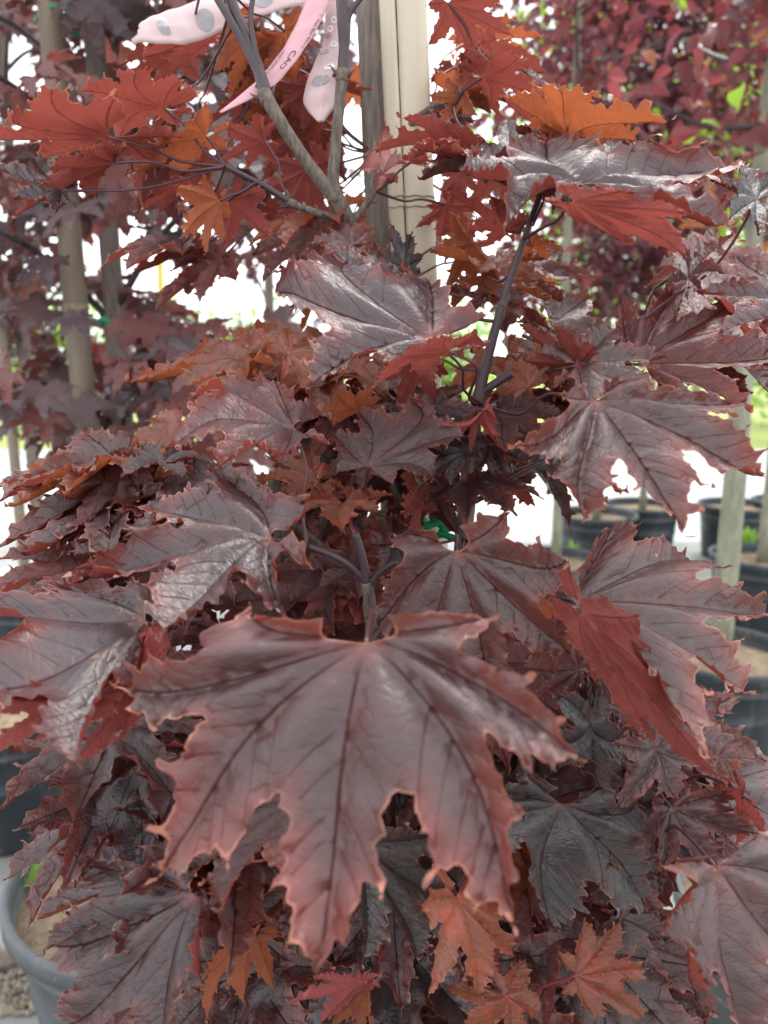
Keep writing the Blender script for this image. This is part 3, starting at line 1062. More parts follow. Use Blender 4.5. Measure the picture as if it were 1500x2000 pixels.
br([(752, 700, 0.745, 8), (715, 540, 0.68, 8), (690, 465, 0.645, 7.6), (672, 420, 0.63, 7.6), (655, 385, 0.622, 7.2)])
br([(660, 398, 0.624, 6.4), (635, 362, 0.618, 5.6), (600, 318, 0.612, 5.2), (560, 258, 0.605, 5.2), (532, 212, 0.6, 5.4), (520, 190, 0.6, 6.0)])
br([(521, 194, 0.6, 5.4), (515, 170, 0.6, 5.2), (500, 120, 0.6, 4.6), (482, 75, 0.6, 4.6), (460, 25, 0.6, 4.6), (440, -30, 0.6, 4.4)], M_SHOOT)
br([(512, 160, 0.6, 3.6), (480, 92, 0.598, 3.4), (450, 40, 0.596, 3.2), (418, -15, 0.594, 3.2), (400, -50, 0.594, 3.2)], M_SHOOT)
br([(506, 130, 0.598, 2.4), (495, 80, 0.596, 2.2), (490, 30, 0.594, 2.0), (497, -25, 0.592, 2.0)], M_SHOOT)
br([(655, 385, 0.622, 5.6), (651, 345, 0.618, 5.0), (656, 280, 0.614, 4.5), (663, 205, 0.61, 4.4), (668, 150, 0.608, 5.0)])
br([(668, 152, 0.608, 4.3), (672, 95, 0.606, 4.2), (672, 50, 0.604, 5.6), (668, -30, 0.602, 5.8)], M_SHOOT)
br([(678, 45, 0.602, 2.4), (686, 22, 0.6, 2.2), (712, -12, 0.598, 2.0)], M_SHOOT)
br([(664, 430, 0.63, 3.4), (625, 418, 0.62, 3.0), (585, 404, 0.612, 2.9), (568, 396, 0.608, 3.6)])
br([(568, 396, 0.608, 3.0), (520, 366, 0.6, 2.5), (480, 345, 0.592, 2.4), (440, 325, 0.585, 2.2)], M_SHOOT)
br([(684, 440, 0.636, 3.4), (705, 412, 0.632, 3.0), (728, 378, 0.628, 2.8), (733, 345, 0.626, 2.0)])
br([(790, 1480, 0.785, 7.5), (850, 1300, 0.68, 7.2), (893, 1150, 0.61, 7.0), (905, 1050, 0.59, 6.6), (912, 985, 0.582, 6.6), (918, 900, 0.575, 6.0), (925, 830, 0.57, 5.8)])
br([(925, 832, 0.57, 5.0), (940, 750, 0.565, 4.2), (960, 670, 0.56, 3.5), (982, 590, 0.555, 3.0), (1000, 535, 0.55, 2.7), (1024, 468, 0.545, 2.3), (1048, 400, 0.545, 2.2), (1080, 320, 0.55, 2.2), (1100, 275, 0.56, 1.6)], M_SHOOT)
br([(912, 985, 0.582, 2.4), (960, 962, 0.572, 2.2), (1010, 925, 0.562, 2.0), (1065, 900, 0.555, 1.8)], M_SHOOT)
br([(912, 983, 0.582, 2.2), (870, 960, 0.578, 1.8), (845, 935, 0.57, 1.6)], M_SHOOT)
br([(770, 1620, 0.80, 6), (745, 1450, 0.64, 5.2), (728, 1260, 0.52, 4.6), (724, 1190, 0.505, 4.2), (716, 1135, 0.497, 4.0)])
br([(716, 1138, 0.497, 3.6), (706, 1085, 0.492, 3.0), (694, 1042, 0.488, 2.6)], M_SHOOT)
br([(716, 1136, 0.497, 2.6), (670, 1095, 0.490, 2.2), (600, 1066, 0.485, 2.0)], M_SHOOT)
br([(722, 1140, 0.497, 2.4), (745, 1115, 0.493, 2.0), (775, 1098, 0.49, 1.8)], M_SHOOT)
br([(765, 1500, 0.79, 5), (640, 1350, 0.70, 4.8), (560, 1150, 0.63, 4.5), (545, 1030, 0.61, 4.4), (535, 930, 0.6, 4.0)])
br([(768, 1800, 0.83, 5), (850, 1760, 0.66, 4), (960, 1680, 0.56, 3.2), (1060, 1600, 0.53, 2.4)])
br([(768, 1850, 0.83, 5), (680, 1820, 0.62, 4), (590, 1760, 0.53, 3.0), (430, 1730, 0.47, 2.2)])
br([(768, 1640, 0.81, 5), (980, 1620, 0.66, 4), (1180, 1560, 0.57, 3.0), (1260, 1500, 0.55, 2.4)])
br([(765, 1560, 0.79, 5), (600, 1480, 0.66, 4), (450, 1400, 0.57, 3.0), (330, 1330, 0.52, 2.4)])
br([(755, 1180, 0.775, 5), (640, 1080, 0.66, 4), (520, 980, 0.6, 3.2), (400, 900, 0.58, 2.6), (320, 870, 0.58, 2)])
br([(750, 900, 0.755, 5), (660, 850, 0.66, 4), (570, 800, 0.6, 3.0), (480, 740, 0.6, 2.4)])
br([(935, 770, 0.567, 3.2), (1000, 730, 0.56, 3.0), (1080, 700, 0.56, 2.6), (1180, 690, 0.56, 2.2)], M_SHOOT)
br([(735, 300, 0.71, 4), (830, 220, 0.66, 3.4), (880, 190, 0.63, 2.8), (960, 130, 0.62, 2.4)])
M_SCAR = plain_mat('bud_scar', (0.15, 0.11, 0.075), 0.8, 0.6, 300, col2=(0.06, 0.045, 0.038))


def collar(px, py, d, r, dirpx, buds=True):
    c = un(px, py, d)
    t = (un(px + dirpx[0], py + dirpx[1], d) - c).normalized()
    V, Fc = tube([c - TO - t * 0.005, c - TO - t * 0.003, c - TO, c - TO + t * 0.003, c - TO + t * 0.006], [r * 0.9, r * 1.02, r * 0.99, r * 1.05, r * 0.9], 12)
    o = obj('bud_scar', mesh('bud_scar', V, Fc, M_SCAR), tree)
    if buds:
        sd_ = t.cross(FW).normalized()
        for sg in (-1, 1):
            q = c + sd_ * sg * r * 0.9
            V, Fc = tube([q - TO, q - TO + (sd_ * sg * 0.5 + t).normalized() * 0.004, q - TO + (sd_ * sg * 0.7 + t).normalized() * 0.010], [0.0016, 0.0014, 0.0002], 6)
            obj('bud', mesh('bud', V, Fc, M_SHOOT), o)


collar(520, 192, 0.6, 0.0058, (-8, -22))
collar(668, 150, 0.608, 0.0050, (2, -20))
collar(567, 396, 0.608, 0.0034, (-18, -8))
collar(912, 984, 0.582, 0.0066, (2, -20), False)
collar(984, 588, 0.555, 0.0031, (8, -20))
collar(722, 1190, 0.505, 0.0043, (-2, -20), False)
collar(654, 386, 0.622, 0.0066, (-2, -20), False)
SKA = np.array([tuple(p) for p in SK])

# stake: two split halves with dark joint, node ridges
SA, SB_ = un(786, 0, 0.675), un(829, 1000, 0.735)
dirS = (SB_ - SA) / (SB_.z - SA.z)
st_at = lambda z: SA + dirS * (z - SA.z)
stake = thing('bamboo_stake', 'wide pale split bamboo stake with a long crack, tied beside the trunk', 'stake', st_at(0.22))
SO = Vector(stake.location)
NODEZ = (un(800, 400, 0.70).z, un(815, 860, 0.72).z, un(790, 40, 0.68).z + 0.12, 0.62, 0.38)


def slat(x0, x1, name, seed):
    rg = random.Random(seed)
    V, Fc = [], []
    Z = np.linspace(0.22, 1.80, 150)
    n = 9
    for z in Z:
        c = st_at(z)
        bulge = 1 + sum(0.035 * math.exp(-((z - nz) / 0.006) ** 2) for nz in NODEZ)
        for k in range(n):
            u = k / (n - 1)
            x = x0 + (x1 - x0) * u + (rg.uniform(-.0002, .0002))
            y = -math.sqrt(max(0.0, 0.0235 ** 2 - (x * 0.93) ** 2)) * 0.75
            if k in (0, n - 1):
                y += 0.0012
            V.append(c + Vector((x * bulge, y * bulge, 0)) - SO)
        for x, y in ((x1, 0.004), (x0, 0.004)):
            V.append(c + Vector((x, y, 0)) - SO)
    q = n + 2
    for i in range(len(Z) - 1):
        for k in range(q):
            k2 = (k + 1) % q
            Fc.append((i * q + k, i * q + k2, (i + 1) * q + k2, (i + 1) * q + k))
    Fc.append(tuple(reversed(range(q))))
    Fc.append(tuple((len(Z) - 1) * q + k for k in range(q)))
    me = mesh(name, V, Fc, M_STAKE, True)
    return obj(name, me, stake)


Zc = np.linspace(0.23, 1.79, 30)
V, Fc = [], []
for z in Zc:
    c = st_at(z) - SO
    V += [c + Vector((-0.0195, -0.004, 0)), c + Vector((0, -0.0155, 0)), c + Vector((0.0195, -0.004, 0)), c + Vector((0.0195, 0.0028, 0)), c + Vector((-0.0195, 0.0028, 0))]
for i in range(len(Zc) - 1):
    Fc += [(i * 5 + k, i * 5 + (k + 1) % 5, i * 5 + 5 + (k + 1) % 5, i * 5 + 5 + k) for k in range(5)]
obj('core', mesh('core', V, Fc, M_CRACK, False), stake)
slat(-0.0205, -0.0070, 'bamboo_strip', 1)
slat(-0.0060, 0.0205, 'bamboo_strip', 2)
for nz in NODEZ:
    c = st_at(nz) - SO
    for dz, rr in ((0.004, 1.012), (-0.005, 1.02)):
        P = [c + Vector((x, -math.sqrt(max(0, 0.0235 ** 2 - (x * 0.93) ** 2)) * 0.75 * rr - 0.0004, dz + 0.0006 * math.sin(x * 500))) for x in np.linspace(-0.0203, 0.0203, 15)]
        V, Fc = tube(P, 0.0007, 5)
        obj('node_ridge', mesh('node_ridge', V, Fc, M_NODE), stake)

# green tube tie
tz = un(840, 1028, 0.70).z
tc0 = st_at(tz) + Vector((-0.008, 0.012, 0))
tie = thing('tie', 'bright green tube tie knotted on the split bamboo stake', 'tie', tc0)
P = [Vector((0.040 * math.cos(a), 0.036 * math.sin(a) + 0.004, 0.002 * math.sin(2 * a))) for a in np.linspace(0, 2 * math.pi, 33)]
V, Fc = tube(P, 0.0034, 10, False)
obj('loop', mesh('loop', V, Fc, M_TIE), tie)
kn = un(852, 1030, 0.672) - tc0
for nm, pts in (('knot', [(-12, 4, 0), (-3, 7, -5), (5, 2, -6), (3, -6, -3), (-6, -5, -7), (-8, 3, -9), (4, 6, -8), (9, -2, -3)]),
                ('tail', [(-4, 2, -4), (-10, 8, -8), (-14, 14, -9)]), ('tail', [(2, -3, -5), (12, -7, -7), (20, -9, -8)])):
    Q, S = smooth_path([kn + Vector((x, z_, y)) / 1000 for x, y, z_ in pts], [0.0034] * len(pts), 5)
    V, Fc = tube(Q, S, 10)
    obj(nm, mesh(nm, V, Fc, M_TIE), tie)

# ------------------------------------------------------------------ leaves traced one by one
NL = 0
LEAFOBJ = []


def petiole(parent, p0, axis, red=False, target=None, thick=1.0):
    """leaf stalk from the leaf base back to the nearest shoot"""
    if target is None:
        v = SKA - np.array(tuple(p0))
        dist = np.linalg.norm(v, axis=1)
        sc = dist + 0.25 * np.clip(v[:, 2], 0, None) + 0.3 * np.clip(0.03 - dist, 0, None)
        target = Vector(SK[int(sc.argmin())])
    d = (target - p0).length
    q1 = p0 + ((target - p0).normalized() * 0.8 - axis * 0.2).normalized() * d * 0.33 - Vector((0, 0, 0.002))
    q2 = p0.lerp(target, 0.6) + Vector((0, 0, -0.05 * d))
    Q, S = smooth_path([p0, q1, q2, target], [0.0011 * thick, 0.00095 * thick, 0.0010 * thick, 0.0014 * thick], 5)
    o = Vector(parent.matrix_basis.translation)
    V, Fc = tube([q - p0 for q in Q], S, 6)
    return obj('petiole', mesh('petiole', V, Fc, M_PETRED if red else M_PET), parent)


def leaf(base, tips, d, kind='dark', sins=None, under=False, flip=False, roll=0.55, fold=0.2, droop=0.06, wave=0.03, maxs=1.6, seed=None, stem=None, pet=True, ruffle=1.0, rollw=0.10, sgn=1.0, smin=0.0):
    global NL
    NL += 1
    rg = np.random.RandomState(seed or NL * 7 + 3)
    t = HT[NL % len(HT)]
    sins = sins or {}
    src, px = [np.zeros(2)], [base]
    for i, p in tips.items():
        src.append(t['tips'][i])
        px.append(p)
    for i, p in sins.items():
        src.append(t['sins'][i])
        px.append(p)
    src, px = np.array(src), np.array(px, float)
    yu = np.c_[px[:, 0], -px[:, 1]]                      # y up
    A = np.linalg.lstsq(np.c_[np.ones(len(src)), src], yu, rcond=None)[0][1:].T
    if (np.linalg.det(A) > 0) == under:                  # mirror so that the wanted face is seen
        src = src * np.array([-1, 1])
        tm = dict(t)
        ks, ss = list(tips), list(sins)
        src = np.array([np.zeros(2)] + [t['tips'][-i] for i in ks] + [t['sins'][-i] for i in ss])
        A = np.linalg.lstsq(np.c_[np.ones(len(src)), src], yu, rcond=None)[0][1:].T
    U_, Sg, _ = np.linalg.svd(A)
    slope = min(maxs, max(smin, math.sqrt(max(0.0, (Sg[0] / max(Sg[1], 1e-6)) ** 2 - 1))))
    mdir = U_[:, 1] * (1 if U_[1, 1] >= 0 else -1)
    if under != flip:
        slope = -slope
    rel = (yu - yu[0]) @ mdir / F * d
    dep = d + slope * rel * sgn
    dst = np.array([tuple(un(px[k, 0], px[k, 1], dep[k])) for k in range(len(px))])
    A3 = np.linalg.lstsq(np.c_[np.ones(len(src)), src], dst, rcond=None)[0][1:].T
    n = np.cross(A3[:, 0], A3[:, 1])
    n /= np.linalg.norm(n)
    scale = Sg[0] * d / F
    L3 = deform(t, rg, roll, fold, droop, ruffle, wave, 1.0, rollw)
    P = tps(src, dst, L3[:, :2]) + n[None] * (L3[:, 2:3] * scale)
    b0 = Vector(dst[0])
    me = leaf_mesh('leaf', t, P - dst[0], LM[kind])
    o = obj('leaf', me, tree, b0 - TO)
    ax = Vector(A3[:, 1]).normalized()
    if pet:
        petiole(o, b0, ax, kind == 'pink' or (kind == 'orange' and not under), un(*stem) if stem else None)
    LEAFOBJ.append(o)
    return o


# the big leaf in front
leaf((715, 1258), {0: (612, 1945), -1: (278, 1728), -2: (240, 1345), -3: (488, 1170), 1: (1000, 1835), 2: (1145, 1490), 3: (985, 1195)}, 0.335, 'brown',
     {-1: (562, 1545), -2: (415, 1402), -3: (408, 1290), 1: (783, 1540), 2: (960, 1442), 3: (905, 1275)}, roll=0.18, rollw=0.05, fold=0.2, droop=0.04, seed=5, stem=(722, 1195, 0.505), maxs=0.5, smin=0.45)
# shoulder leaves around it
leaf((893, 1078), {3: (1000, 992), 2: (1108, 1090), 1: (1118, 1285), 0: (930, 1410), -1: (790, 1390), -2: (720, 1245), -3: (758, 1042)}, 0.46, 'brown', {2: (1060, 1168)}, roll=0.35, fold=0.3, stem=(905, 1050, 0.59))
leaf((527, 1052), {0: (108, 1142), 1: (285, 1005), 2: (430, 918), 3: (622, 1000), -1: (300, 1240), -2: (560, 1200), -3: (618, 1110)}, 0.43, 'dark', roll=0.75, fold=0.25, stem=(600, 1066, 0.485))
leaf((283, 1213), {0: (-110, 1340), 1: (-110, 1200), 2: (105, 1148), 3: (300, 1165), -1: (140, 1470), -2: (270, 1320), -3: (310, 1240)}, 0.42, 'dark', {-1: (110, 1395), 1: (65, 1255)}, roll=0.65)
leaf((292, 1235), {0: (145, 1500), -1: (262, 1440), 1: (140, 1360), 2: (225, 1260), -2: (320, 1300)}, 0.395, 'red', {1: (185, 1400), -1: (225, 1420)}, under=True, roll=0.0, pet=False, flip=True, maxs=0.8)
leaf((150, 1360), {0: (-60, 1490), 1: (-60, 1350), -1: (70, 1460), 2: (60, 1330)}, 0.37, 'red', under=True, roll=0.0, pet=False, flip=True, maxs=0.8)
leaf((378, 1748), {3: (350, 1672), 2: (162, 1688), 1: (100, 1848), 0: (112, 2010), -1: (300, 2050), -2: (398, 1930), -3: (408, 1775)}, 0.405, 'dark', {2: (215, 1750), 1: (175, 1900), -1: (270, 1965)}, roll=0.3, fold=0.22, rollw=0.07)
leaf((352, 1700), {0: (40, 1788), 1: (85, 1652), 2: (210, 1625), -1: (68, 1868), -2: (210, 1880)}, 0.45, 'dark', roll=0.6)
leaf((1094, 1570), {0: (1100, 1842), 1: (1275, 1785), 2: (1238, 1558), 3: (1180, 1520), -1: (960, 1690), -2: (955, 1560), -3: (1008, 1490)}, 0.49, 'black', {1: (1130, 1712), 2: (1225, 1640), -1: (1010, 1640)}, roll=0.3, fold=0.3, wave=0.02)
leaf((1397, 1692), {-3: (1283, 1690), -2: (1305, 1830), -1: (1395, 1985), 0: (1470, 2075), 1: (1620, 1960), 2: (1600, 1740), 3: (1500, 1620)}, 0.41, 'brown', {-1: (1370, 1885)}, roll=0.3, fold=0.34, stem=(1230, 1585, 0.56))
leaf((1125, 1180), {0: (1530, 1188), -1: (1372, 1098), -2: (1206, 1010), -3: (1062, 1165), 1: (1500, 1345), 2: (1390, 1480), 3: (1150, 1240)}, 0.44, 'brown', {-1: (1340, 1150), -2: (1225, 1075), 1: (1355, 1235)}, roll=0.35, fold=0.32, stem=(905, 1050, 0.59))
leaf((1140, 1200), {0: (1410, 1535), -1: (1250, 1440), 1: (1385, 1370), 2: (1250, 1200), -2: (1150, 1310)}, 0.40, 'red', {1: (1330, 1390), -1: (1275, 1405)}, under=True, roll=0.0, pet=False, fold=0.12, flip=True, maxs=0.6)
leaf((1165, 785), {-3: (1090, 765), -2: (996, 862), -1: (1148, 1014), 0: (1360, 1045), 1: (1502, 948), 2: (1458, 782), 3: (1230, 740)}, 0.43, 'brown', {-2: (1090, 905), -1: (1190, 918), 1: (1318, 890), 2: (1372, 820)}, roll=0.4, fold=0.24, stem=(940, 790, 0.566), maxs=0.7)
leaf((1125, 715), {0: (1312, 690), -1: (1205, 632), -2: (1085, 640), 1: (1290, 765), 2: (1150, 800), 3: (1070, 770)}, 0.49, 'brown', roll=0.4)
leaf((1122, 716), {0: (1008, 622), 1: (1080, 625), -1: (1020, 700), -2: (1060, 760)}, 0.50, 'brown', roll=0.5, under=True)
leaf((1253, 712), {-2: (1214, 583), -1: (1330, 532), 0: (1480, 556), 1: (1560, 690), 2: (1480, 800), 3: (1340, 800)}, 0.53, 'red', {1: (1395, 668)}, roll=0.3, fold=0.25, stem=(1020, 655, 0.56), maxs=0.8)
leaf((1545, 600), {-1: (1425, 488), 0: (1352, 558), 1: (1392, 655), 2: (1490, 695), -2: (1560, 470)}, 0.47, 'dark', {1: (1470, 600)}, roll=0.45, pet=False)
leaf((1345, 548), {0: (1442, 452), -1: (1322, 470), 1: (1420, 530), -2: (1300, 560)}, 0.52, 'dark', roll=0.6, pet=False)
leaf((1135, 362), {-2: (980, 465), -1: (895, 318), 0: (1075, 262), 1: (1470, 288), 2: (1450, 440), 3: (1280, 430), -3: (1080, 420)}, 0.46, 'dark', {-1: (985, 330), 2: (1300, 375), 1: (1180, 310)}, roll=0.6, fold=0.2, stem=(1022, 468, 0.545), maxs=1.2)
leaf((1120, 395), {0: (1345, 505), 1: (1345, 415), -1: (1220, 480), 2: (1230, 370), -2: (1135, 440)}, 0.405, 'red', {1: (1300, 428), -1: (1235, 462)}, under=True, roll=0.0, pet=False, maxs=0.5)
leaf((1105, 268), {0: (1322, 217), -1: (1093, 155), 1: (1250, 278), -2: (985, 180), 2: (1180, 290)}, 0.55, 'orange', {-1: (1150, 222)}, under=True, roll=0.25, fold=0.2, stem=(1040, 440, 0.54))
leaf((985, 312), {0: (905, 300), -1: (990, 228), 1: (1000, 330), -2: (1060, 262), 2: (940, 345)}, 0.53, 'black', roll=0.6)
leaf((1090, 270), {0: (975, 180), 1: (1070, 205), -1: (1000, 260)}, 0.57, 'red', under=True, roll=0.4)
leaf((1200, 330), {0: (1280, 270), 1: (1320, 310), -1: (1190, 262), -2: (1130, 290)}, 0.55, 'dark', roll=0.7)
leaf((1480, 390), {0: (1380, 350), 1: (1420, 430), -1: (1440, 320), -2: (1530, 330)}, 0.5, 'black', roll=0.7)
# across the stake and over it
leaf((918, 292), {0: (708, 284), 1: (775, 222), 2: (870, 238), -1: (800, 296), -2: (900, 300)}, 0.58, 'red', under=True, roll=0.5, stem=(880, 190, 0.63))
leaf((800, 318), {0: (897, 330), 1: (840, 300), -1: (850, 330), 2: (805, 290)}, 0.62, 'red', under=True, roll=0.2, fold=0.3, stem=(728, 378, 0.628))
leaf((745, 345), {0: (700, 325), -1: (735, 375), 1: (750, 225), 2: (790, 310), -2: (775, 360)}, 0.625, 'pink', roll=0.5, fold=0.5, stem=(733, 345, 0.626))
leaf((845, 665), {0: (530, 578), 1: (690, 508), 2: (842, 532), 3: (965, 620), -1: (590, 745), -2: (735, 735), -3: (968, 690)}, 0.47, 'dark', {1: (610, 545), 2: (775, 560), -1: (650, 655)}, roll=0.55, fold=0.22, stem=(940, 790, 0.566), maxs=1.0)
leaf((880, 688), {0: (725, 752), 1: (780, 680), 2: (870, 650), -1: (840, 740), -2: (910, 700)}, 0.435, 'red', {1: (785, 705)}, under=True, roll=0.0, stem=(935, 790, 0.568))
leaf((740, 560), {0: (524, 522), 1: (640, 478), 2: (735, 480), -1: (560, 600), -2: (650, 620)}, 0.53, 'dark', roll=0.6)
leaf((790, 525), {0: (758, 430), 1: (805, 450), -1: (730, 490), 2: (830, 500)}, 0.55, 'black', roll=0.7, stem=(900, 580, 0.56))
leaf((720, 910), {-2: (650, 845), -1: (690, 790), 0: (800, 775), 1: (910, 850), 2: (850, 945), 3: (770, 950)}, 0.5, 'brown', {1: (850, 830)}, roll=0.4, fold=0.25, stem=(722, 985, 0.56))
leaf((945, 800), {0: (852, 822), 1: (870, 868), -1: (998, 898), -2: (975, 820), 2: (915, 880)}, 0.50, 'pink', under=True, roll=0.2, fold=0.4, wave=0.08)
leaf((1033, 758), {0: (1050, 655), 1: (1095, 700), -1: (995, 715), 2: (1075, 740), -2: (990, 760)}, 0.525, 'orange', roll=0.3)
leaf((830, 700), {0: (770, 800), 1: (850, 790), -1: (720, 740), -2: (755, 690), 2: (880, 730)}, 0.56, 'red', under=True, roll=0.3)
leaf((700, 800), {0: (620, 800), 1: (650, 760), -1: (650, 830), 2: (735, 760), -2: (760, 800)}, 0.54, 'orange', under=True, roll=0.6)
leaf((920, 880), {0: (780, 900), 1: (820, 860), -1: (800, 960), 2: (900, 830), -2: (880, 950)}, 0.55, 'black', roll=0.6)
leaf((960, 870), {0: (1040, 905), 1: (1060, 850), -1: (985, 930), 2: (1010, 820)}, 0.56, 'black', roll=0.6)
leaf((1000, 930), {0: (985, 1010), 1: (1045, 990), -1: (940, 985), 2: (1060, 930)}, 0.60, 'red', under=True, roll=0.3)
leaf((830, 945), {0: (815, 1075), 1: (860, 1000), -1: (785, 1000)}, 0.56, 'brown', under=True, roll=0.4, fold=0.4)
leaf((668, 983), {0: (674, 1042), -1: (538, 1026), 1: (740, 990), 2: (768, 955), -2: (560, 970), 3: (690, 950), -3: (645, 950)}, 0.53, 'orange', {-1: (625, 1000), 1: (700, 1002)}, roll=0.3, fold=0.4, stem=(700, 1050, 0.49))
leaf((622, 942), {0: (508, 935), 1: (515, 890), 2: (600, 885), -1: (560, 965), 3: (650, 910)}, 0.545, 'orange', roll=0.3, fold=0.4)
leaf((690, 1110), {0: (620, 1150), 1: (610, 1090), -1: (700, 1180), 2: (680, 1050), -2: (770, 1140)}, 0.54, 'red', roll=0.5)
leaf((760, 1060), {0: (830, 1130), 1: (850, 1060), -1: (740, 1130), 2: (770, 1000), -2: (690, 1060)}, 0.56, 'dark', roll=0.5)
# left side
leaf((572, 835), {0: (302, 882), 1: (365, 775), 2: (535, 742), 3: (640, 795), -1: (420, 908), -2: (525, 890), -3: (652, 872)}, 0.48, 'red', {1: (440, 790), -1: (450, 862)}, roll=0.6, fold=0.22)
leaf((480, 700), {0: (232, 742), 1: (370, 690), 2: (480, 640), 3: (560, 660), -1: (360, 752), -2: (480, 765), -3: (545, 720)}, 0.585, 'orange', roll=0.6, fold=0.3, maxs=2.0)
leaf((560, 690), {0: (640, 660), 1: (660, 720), -1: (560, 640), 2: (600, 770), -2: (505, 660)}, 0.57, 'orange', roll=0.5)
leaf((320, 905), {0: (215, 885), 1: (270, 862), -1: (230, 930), 2: (380, 870), -2: (370, 945)}, 0.55, 'dark', roll=0.6, maxs=2)
leaf((330, 1000), {0: (190, 1020), 1: (215, 940), -1: (240, 1060), 2: (330, 930)}, 0.54, 'dark', roll=0.6)
leaf((300, 1090), {0: (120, 1085), 1: (170, 1035), -1: (190, 1130), 2: (260, 1020)}, 0.52, 'dark', roll=0.7)
# upper left, seen from below against the light
leaf((215, 269), {0: (-70, 262), 1: (25, 210), 2: (108, 146), 3: (232, 175), -1: (70, 312)}, 0.55, 'red', {2: (60, 232), 3: (165, 225)}, under=True, roll=0.25, fold=0.12, wave=0.02, stem=(440, 325, 0.585))
leaf((322, 212), {0: (150, 165), 1: (268, 128), 2: (358, 142), -1: (225, 285), -2: (352, 248)}, 0.565, 'red', {1: (235, 172)}, under=True, roll=0.3, fold=0.12, wave=0.02, stem=(440, 325, 0.585))
leaf((222, 318), {0: (15, 428), 1: (95, 320), -1: (185, 385), 2: (150, 275), -2: (225, 300)}, 0.54, 'red', under=True, roll=0.4, fold=0.12, stem=(440, 325, 0.585))
leaf((120, 372), {0: (-30, 325), 1: (60, 300), -1: (20, 385), 2: (125, 310)}, 0.535, 'black', roll=0.5)
leaf((405, 268), {0: (245, 348), 1: (285, 275), 2: (372, 225), 3: (418, 212), -1: (350, 330)}, 0.575, 'orange', under=True, roll=0.4, fold=0.15, stem=(440, 325, 0.585))
leaf((430, 392), {0: (398, 500), -1: (350, 465), 1: (432, 470), -2: (335, 362), 2: (450, 420)}, 0.59, 'orange', under=True, roll=0.15, fold=0.15, stem=(500, 355, 0.595))
leaf((445, 392), {0: (440, 485), 1: (532, 465), 2: (520, 370), -1: (400, 420), 3: (470, 330)}, 0.61, 'red', under=True, roll=0.15, fold=0.15, stem=(500, 355, 0.595))
leaf((518, 278), {0: (430, 312), 1: (436, 240), 2: (500, 215), -1: (480, 330), -2: (540, 320)}, 0.60, 'red', under=True, roll=0.2, stem=(568, 396, 0.608))
leaf((500, 60), {0: (405, 138), 1: (420, 70), -1: (448, 200), 2: (480, 5), -2: (520, 140)}, 0.66, 'orange', under=True, roll=0.15, fold=0.15)
leaf((440, 60), {0: (265, 110), 1: (290, 60), -1: (330, 135), 2: (380, 20)}, 0.68, 'red', under=True, roll=0.2, fold=0.12)
leaf((555, 60), {0: (600, 130), 1: (620, 50), -1: (530, 140), 2: (590, 0)}, 0.68, 'orange', under=True, roll=0.2)
leaf((600, 330), {0: (545, 430), 1: (620, 440), -1: (500, 380), 2: (680, 380)}, 0.65, 'red', under=True, roll=0.2)
leaf((610, 170), {0: (590, 260), 1: (660, 240), -1: (540, 220), 2: (680, 180)}, 0.66, 'dark', under=True, roll=0.3)
leaf((660, 170), {0: (735, 178), 1: (705, 158), -1: (710, 190)}, 0.64, 'red', under=True, roll=0.4)
leaf((640, 330), {0: (560, 300), 1: (600, 270), -1: (580, 345), 2: (650, 260)}, 0.65, 'red', under=True, roll=0.3)
leaf((690, 480), {0: (600, 470), 1: (640, 430), -1: (620, 510), 2: (730, 440), -2: (700, 520)}, 0.6, 'red', roll=0.5)
# upper right, behind the stake
leaf((875, 5), {0: (925, 110), 1: (1012, 75), 2: (985, -10), -1: (835, 95), -2: (830, 10)}, 0.60, 'red', under=True, roll=0.25, fold=0.15, stem=(960, 130, 0.62))
leaf((940, 152), {0: (1065, 182), 1: (1020, 110), -1: (960, 200), 2: (905, 100), -2: (900, 170)}, 0.60, 'red', under=True, roll=0.35, fold=0.15, stem=(860, 225, 0.64))
leaf((905, 170), {0: (860, 250), 1: (930, 230), -1: (840, 190), 2: (900, 110)}, 0.63, 'orange', under=True, roll=0.3)
leaf((990, 452), {0: (868, 372), 1: (905, 450), -1: (960, 375), 2: (950, 480)}, 0.60, 'red', under=True, roll=0.3)
leaf((925, 475), {0: (865, 575), 1: (930, 560), -1: (850, 490), 2: (970, 520)}, 0.66, 'orange', under=True, roll=0.15)
leaf((1040, 480), {0: (1108, 492), 1: (1090, 470), -1: (1070, 510)}, 0.62, 'orange', under=True, roll=0.2)
leaf((870, 400), {0: (935, 470), 1: (950, 400), -1: (860, 470), 2: (900, 350)}, 0.66, 'red', under=True, roll=0.2)
leaf((910, 330), {0: (860, 380), 1: (900, 400), -1: (850, 330)}, 0.66, 'red', under=True, roll=0.2)
# lower middle and bottom
leaf((892, 1755), {-2: (816, 1778), -1: (846, 1958), 0: (944, 1950), 1: (1010, 1858), 2: (990, 1765)}, 0.44, 'orange', {-1: (885, 1842), 1: (945, 1845)}, roll=0.3, fold=0.3)
leaf((1125, 1905), {-2: (1145, 1792), -1: (1215, 1795), 0: (1275, 1895), 1: (1268, 1995), 2: (1160, 1990)}, 0.47, 'orange', roll=0.3, fold=0.3, stem=(1000, 1960, 0.56))
leaf((985, 1945), {-2: (858, 1925), -1: (900, 2020), 0: (1000, 2040), 1: (1060, 1985), 2: (1028, 1872), 3: (940, 1880)}, 0.48, 'orange', roll=0.35, fold=0.3)
leaf((712, 1918), {0: (558, 1955), 1: (610, 1900), -1: (620, 2000), 2: (690, 1905)}, 0.45, 'pink', under=True, roll=0.15, fold=0.1, stem=(750, 1850, 0.5))
leaf((714, 1920), {0: (690, 2040), 1: (640, 2010), -1: (735, 2030), -2: (722, 1960)}, 0.455, 'orange', under=True, roll=0.15, fold=0.1, pet=False)
